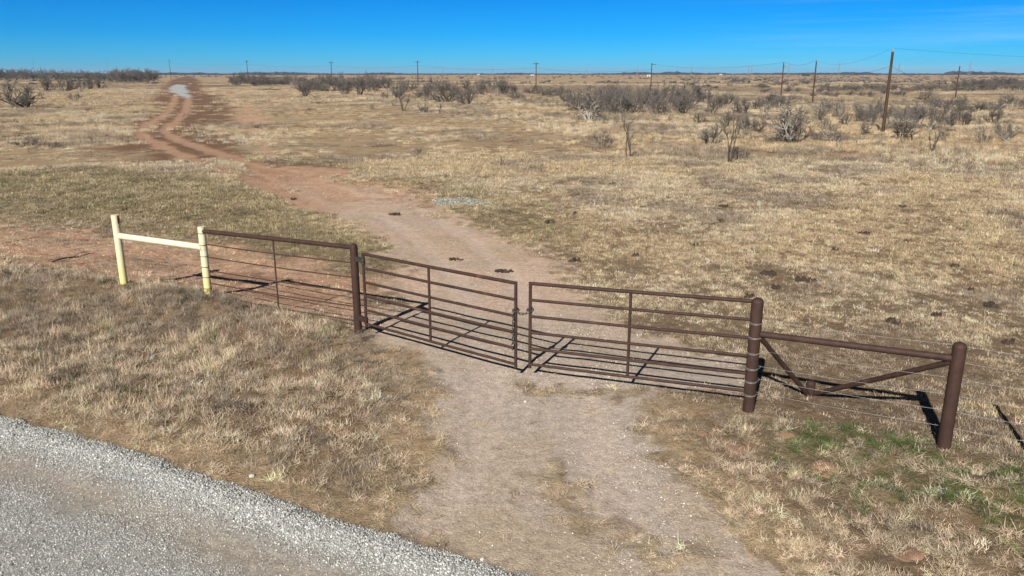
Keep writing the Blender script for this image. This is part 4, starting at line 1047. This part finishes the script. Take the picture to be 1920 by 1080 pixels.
# far woods on the horizon
def clumps(name, label, spec, mat, seed):
    import bmesh
    r = random.Random(seed); bm = bmesh.new(); bmesh.ops.create_icosphere(bm, subdivisions=1, radius=1); bv = [v.co.copy() for v in bm.verts]; bf = [tuple(v.index for v in f.verts) for f in bm.faces]; bm.free()
    mb = MB()
    for (x, y, w_, h_) in spec:
        b = float(terrain(x, y))
        mb.add([(x+v.x*w_*r.uniform(.7, 1.2), y+v.y*w_*r.uniform(.7, 1.2), b+h_*.45+v.z*h_*.55*r.uniform(.6, 1.25)) for v in bv], bf, False)
    o = mb.build(name, mat); tag(o, label, 'trees', None, 'stuff'); return o
r = random.Random(5); spec = []
for k in range(5200):
    px = r.uniform(-500, 2500); D = r.uniform(3200, 5200); x, y = at_dist(px, D); f = 1
    hh = r.uniform(3.5, 8.5)*f
    lump = float(fbm(np.array([px*1.0]), np.array([0.0]), 60, 3, 77)[0])
    hh *= .65+.9*max(0, lump-.35)*2
    if px > 1780: hh *= 1.3
    spec.append((x, y, r.uniform(10, 30), hh))
clumps('distant_woods', 'dark line of trees along the whole horizon', spec, M_FARTREE, 6)
spec = []
for k in range(2600):
    px = r.uniform(-200, 2100); D = math.exp(r.uniform(math.log(420), math.log(2600))); x, y = at_dist(px, D)
    if fbm(np.array([x]), np.array([y*2.5]), 220, 3, 78)[0] < .50: continue
    if 300 < px < 430 and D < 900: continue
    spec.append((x, y, r.uniform(.8, 2.2)*(1+D/2500), r.uniform(.6, 1.9)))
M_SCRUB = noise_mat('far_scrub', (.11, .095, .078), (.19, .165, .135), .5, .95)
clumps('distant_scrub', 'low dark scrub dotted over the far plain', spec, M_SCRUB, 8)

# ------------------------------------------------------------------ dung, mounds, shadow stand-in
def lump(px, py, wpx, seed, mat, name, label, cat, group=None, hk=.12, n=7, flat=True):
    x, y = P(px, py); b = gz(x, y); w_ = wpx/FPX*math.hypot(y, CAMH)/2; r_ = np.random.RandomState(seed); mb = MB()
    k = n if not flat else n
    for i in range(k):
        a = r_.rand()*6.28; q_ = w_*.75*math.sqrt(r_.rand()); cx_, cy_ = x+q_*math.cos(a)*1.1, y+q_*math.sin(a)*.8; rr_ = w_*(.06+.16*r_.rand()**2)*(2.2 if w_ < .2 else 1)*(2.3 if mat is M_MOUND else 1); hh = max(rr_*hk*(1+1.5*r_.rand())/.3, ((.018+.03*r_.rand()) if x < 1.2 and y < 22 else (.045+.05*r_.rand())) if mat is M_DUNG else 0)
        if n == 1: cx_, cy_, rr_, hh = x, y, w_, w_*hk/.3
        bz = gz(cx_, cy_); N_ = 12; vs = []; fs = []
        ph = r_.rand(3)*6.28
        for L2, (ra_, za_) in enumerate(((1.0, -.03), (.8, .45), (.45, .9), (.08, 1.0))):
            for j in range(N_):
                b2 = 6.283*j/N_; wob = 1+.18*math.sin(3*b2+ph[0])+.12*math.sin(5*b2+ph[1])+.07*r_.randn()
                vs.append((cx_+rr_*ra_*wob*math.cos(b2), cy_+rr_*ra_*wob*math.sin(b2), bz+hh*za_*(1+.15*r_.randn()) if L2 else bz-.02))
        for L2 in range(3):
            for j in range(N_): fs.append((L2*N_+j, L2*N_+(j+1) % N_, (L2+1)*N_+(j+1) % N_, (L2+1)*N_+j))
        fs.append(tuple(3*N_+j for j in range(N_)))
        mb.add(vs, fs)
    t = mb.build(name, mat); me = t.data; me.transform(Matrix.Translation((-x, -y, -b))); t.location = (x, y, b)
    return tag(t, label, cat, group)
D_IND = [(945, 508, 46, 'dark dung heap on the gravel just beyond the middle of the gate'), (855, 487, 32, 'smaller dark dung pat left of the heap beyond the gate'),
         (740, 403, 26, 'dung pat on the dirt track below the gravel patch'), (1440, 515, 30, 'crumbled dung pat behind the right gate leaf'),
         (1510, 527, 44, 'long broken dung pat right of the crumbled one'), (1455, 541, 18, 'small black dung pat near the long broken one'),
         (1355, 388, 22, 'single dung pat farther out in the pasture right of centre'), (1855, 575, 28, 'dark dung pat near the right edge of the pasture'),
         (1620, 440, 22, 'small dung pat in the open pasture at right')]
for i, (a, b, c, l) in enumerate(D_IND): lump(a, b, c, 40+i, M_DUNG, 'dung_pat', l, 'dung', None, .09, 30)
for i, (a, b, c) in enumerate(sorted([(1030, 418, 22), (1078, 402, 14), (1303, 462, 14), (1350, 415, 16), (1675, 605, 30), (1757, 594, 26), (1890, 644, 26), (1130, 397, 16), (1190, 480, 18), (1405, 557, 20), (1820, 545, 14), (1565, 470, 16), (1250, 372, 14), (1150, 345, 14), (1700, 455, 16), (1790, 500, 16), (1075, 490, 24), (1690, 388, 16)])):
    lump(a, b, c, 70+i, M_DUNG, 'dung_pat', 'small dung pat in the pasture right of the drive, %s from the left' % ordn(i), 'dung', 'dung pats scattered over the right pasture', .09, 9)
for i, (a, b, c) in enumerate(sorted([(160, 392, 18), (235, 395, 16), (270, 408, 16), (70, 352, 14), (440, 352, 16), (552, 372, 16)])):
    lump(a, b, c, 90+i, M_DUNG, 'dung_pat', 'dark dung pat in the pasture left of the track, %s from the left' % ordn(i), 'dung', 'dung pats left of the track', .07, 4)
for i, (a, b, c, l) in enumerate([(1297, 805, 72, 'flat reddish dirt mound left of the green grass'), (1392, 838, 50, 'bare red dirt mound at the left end of the green grass'), (1532, 882, 50, 'small red dirt mound in the grass below the end-post shadow'), (1700, 1040, 52, 'red dirt mound nearest the bottom right corner'), (1470, 816, 30, 'tiny red dirt mound inside the green grass')]):
    lump(a, b, c, 120+i, M_MOUND, 'dirt_mound', l, 'mound', None, .03, 4)
for i, (a, b, wv, l) in enumerate([(472, 893, 12, 'white rock alone in the grass above the road edge'), (904, 1050, 10, 'pale rock at the edge of the road gravel'), (985, 754, 9, 'pale rock on the drive below the middle of the gate')]):
    x, y = P(a, b); zz = gz(x, y); vs, fs, _ = stone(600+i); s_ = wv/FPX*math.hypot(y, CAMH)/2
    mb = MB(); mb.add([(x+p[0]*s_, y+p[1]*s_, zz+p[2]*s_+s_*.3) for p in vs], fs, False); o = mb.build('rock', noise_mat('pale_rock', (.45, .42, .38), (.62, .59, .54), 30, .8)); o.data.transform(Matrix.Translation((-x, -y, -zz))); o.location = (x, y, zz); tag(o, l, 'rock')
# dark twig-shaped strip put in place of a thin shadow on the dirt
x0, y0 = P(97, 492); x1, y1 = P(180, 474); mb = MB(); pts = []
for k in range(8):
    f = k/7; xx, yy = x0+(x1-x0)*f, y0+(y1-y0)*f; pts.append((xx, yy+.04*math.sin(f*5), gz(xx, yy)+.03+.02*math.sin(f*9)))
mb.tube(pts, [.016, .02, .022, .02, .018, .014, .01, .006], 6); mb.tube([pts[3], (pts[3][0]+.1, pts[3][1]+.3, pts[3][2]+.06)], [.01, .004], 5)
tag(mb.build('shadow_strip', M_BARK), 'dark strip standing in for a thin shadow on red dirt left of the yellow posts', 'shadow stand-in')
x0, y0 = P(482, 169); mb = MB(); b = gz(x0, y0)
mb.tube([(x0, y0, b+.2), (x0+3, y0+.4, b+.25), (x0+7, y0+.2, b+.2)], [.16, .2, .1], 8); mb.tube([(x0+3, y0+.4, b+.25), (x0+4.5, y0+1, b+.8)], [.1, .04], 6)
tag(mb.build('fallen_log', M_BARK), 'dark fallen trunk lying in the grass left of the brush belt', 'log')

# ------------------------------------------------------------------ thin air haze
hz = MB(); top = 46.0
hz.box((0, 3000, (top-6)/2), (13000, 16000, top+6)); 
mh = bpy.data.materials.new('thin_haze'); mh.use_nodes = True; n_ = mh.node_tree; n_.nodes.clear()
pv = n_.nodes.new('ShaderNodeVolumePrincipled'); pv.inputs['Color'].default_value = (.55, .72, 1, 1); pv.inputs['Density'].default_value = 8e-5; pv.inputs['Anisotropy'].default_value = 0
oo = n_.nodes.new('ShaderNodeOutputMaterial'); n_.links.new(pv.outputs[0], oo.inputs['Volume'])
HAZE = True
if HAZE:
    h_ = hz.build('haze', mh); tag(h_, 'thin bluish air over the plain', 'haze', None, 'stuff')
print('shrubs', nshrub, 'ground verts', len(GX), 'post heights', y1h, y2h, glh, grh, eh, 'gate', lga_t, lgb_t, rga_t, rgb_b, rgb_t, 'WH', WH, 'tp', tp, 'tpl', tpl)
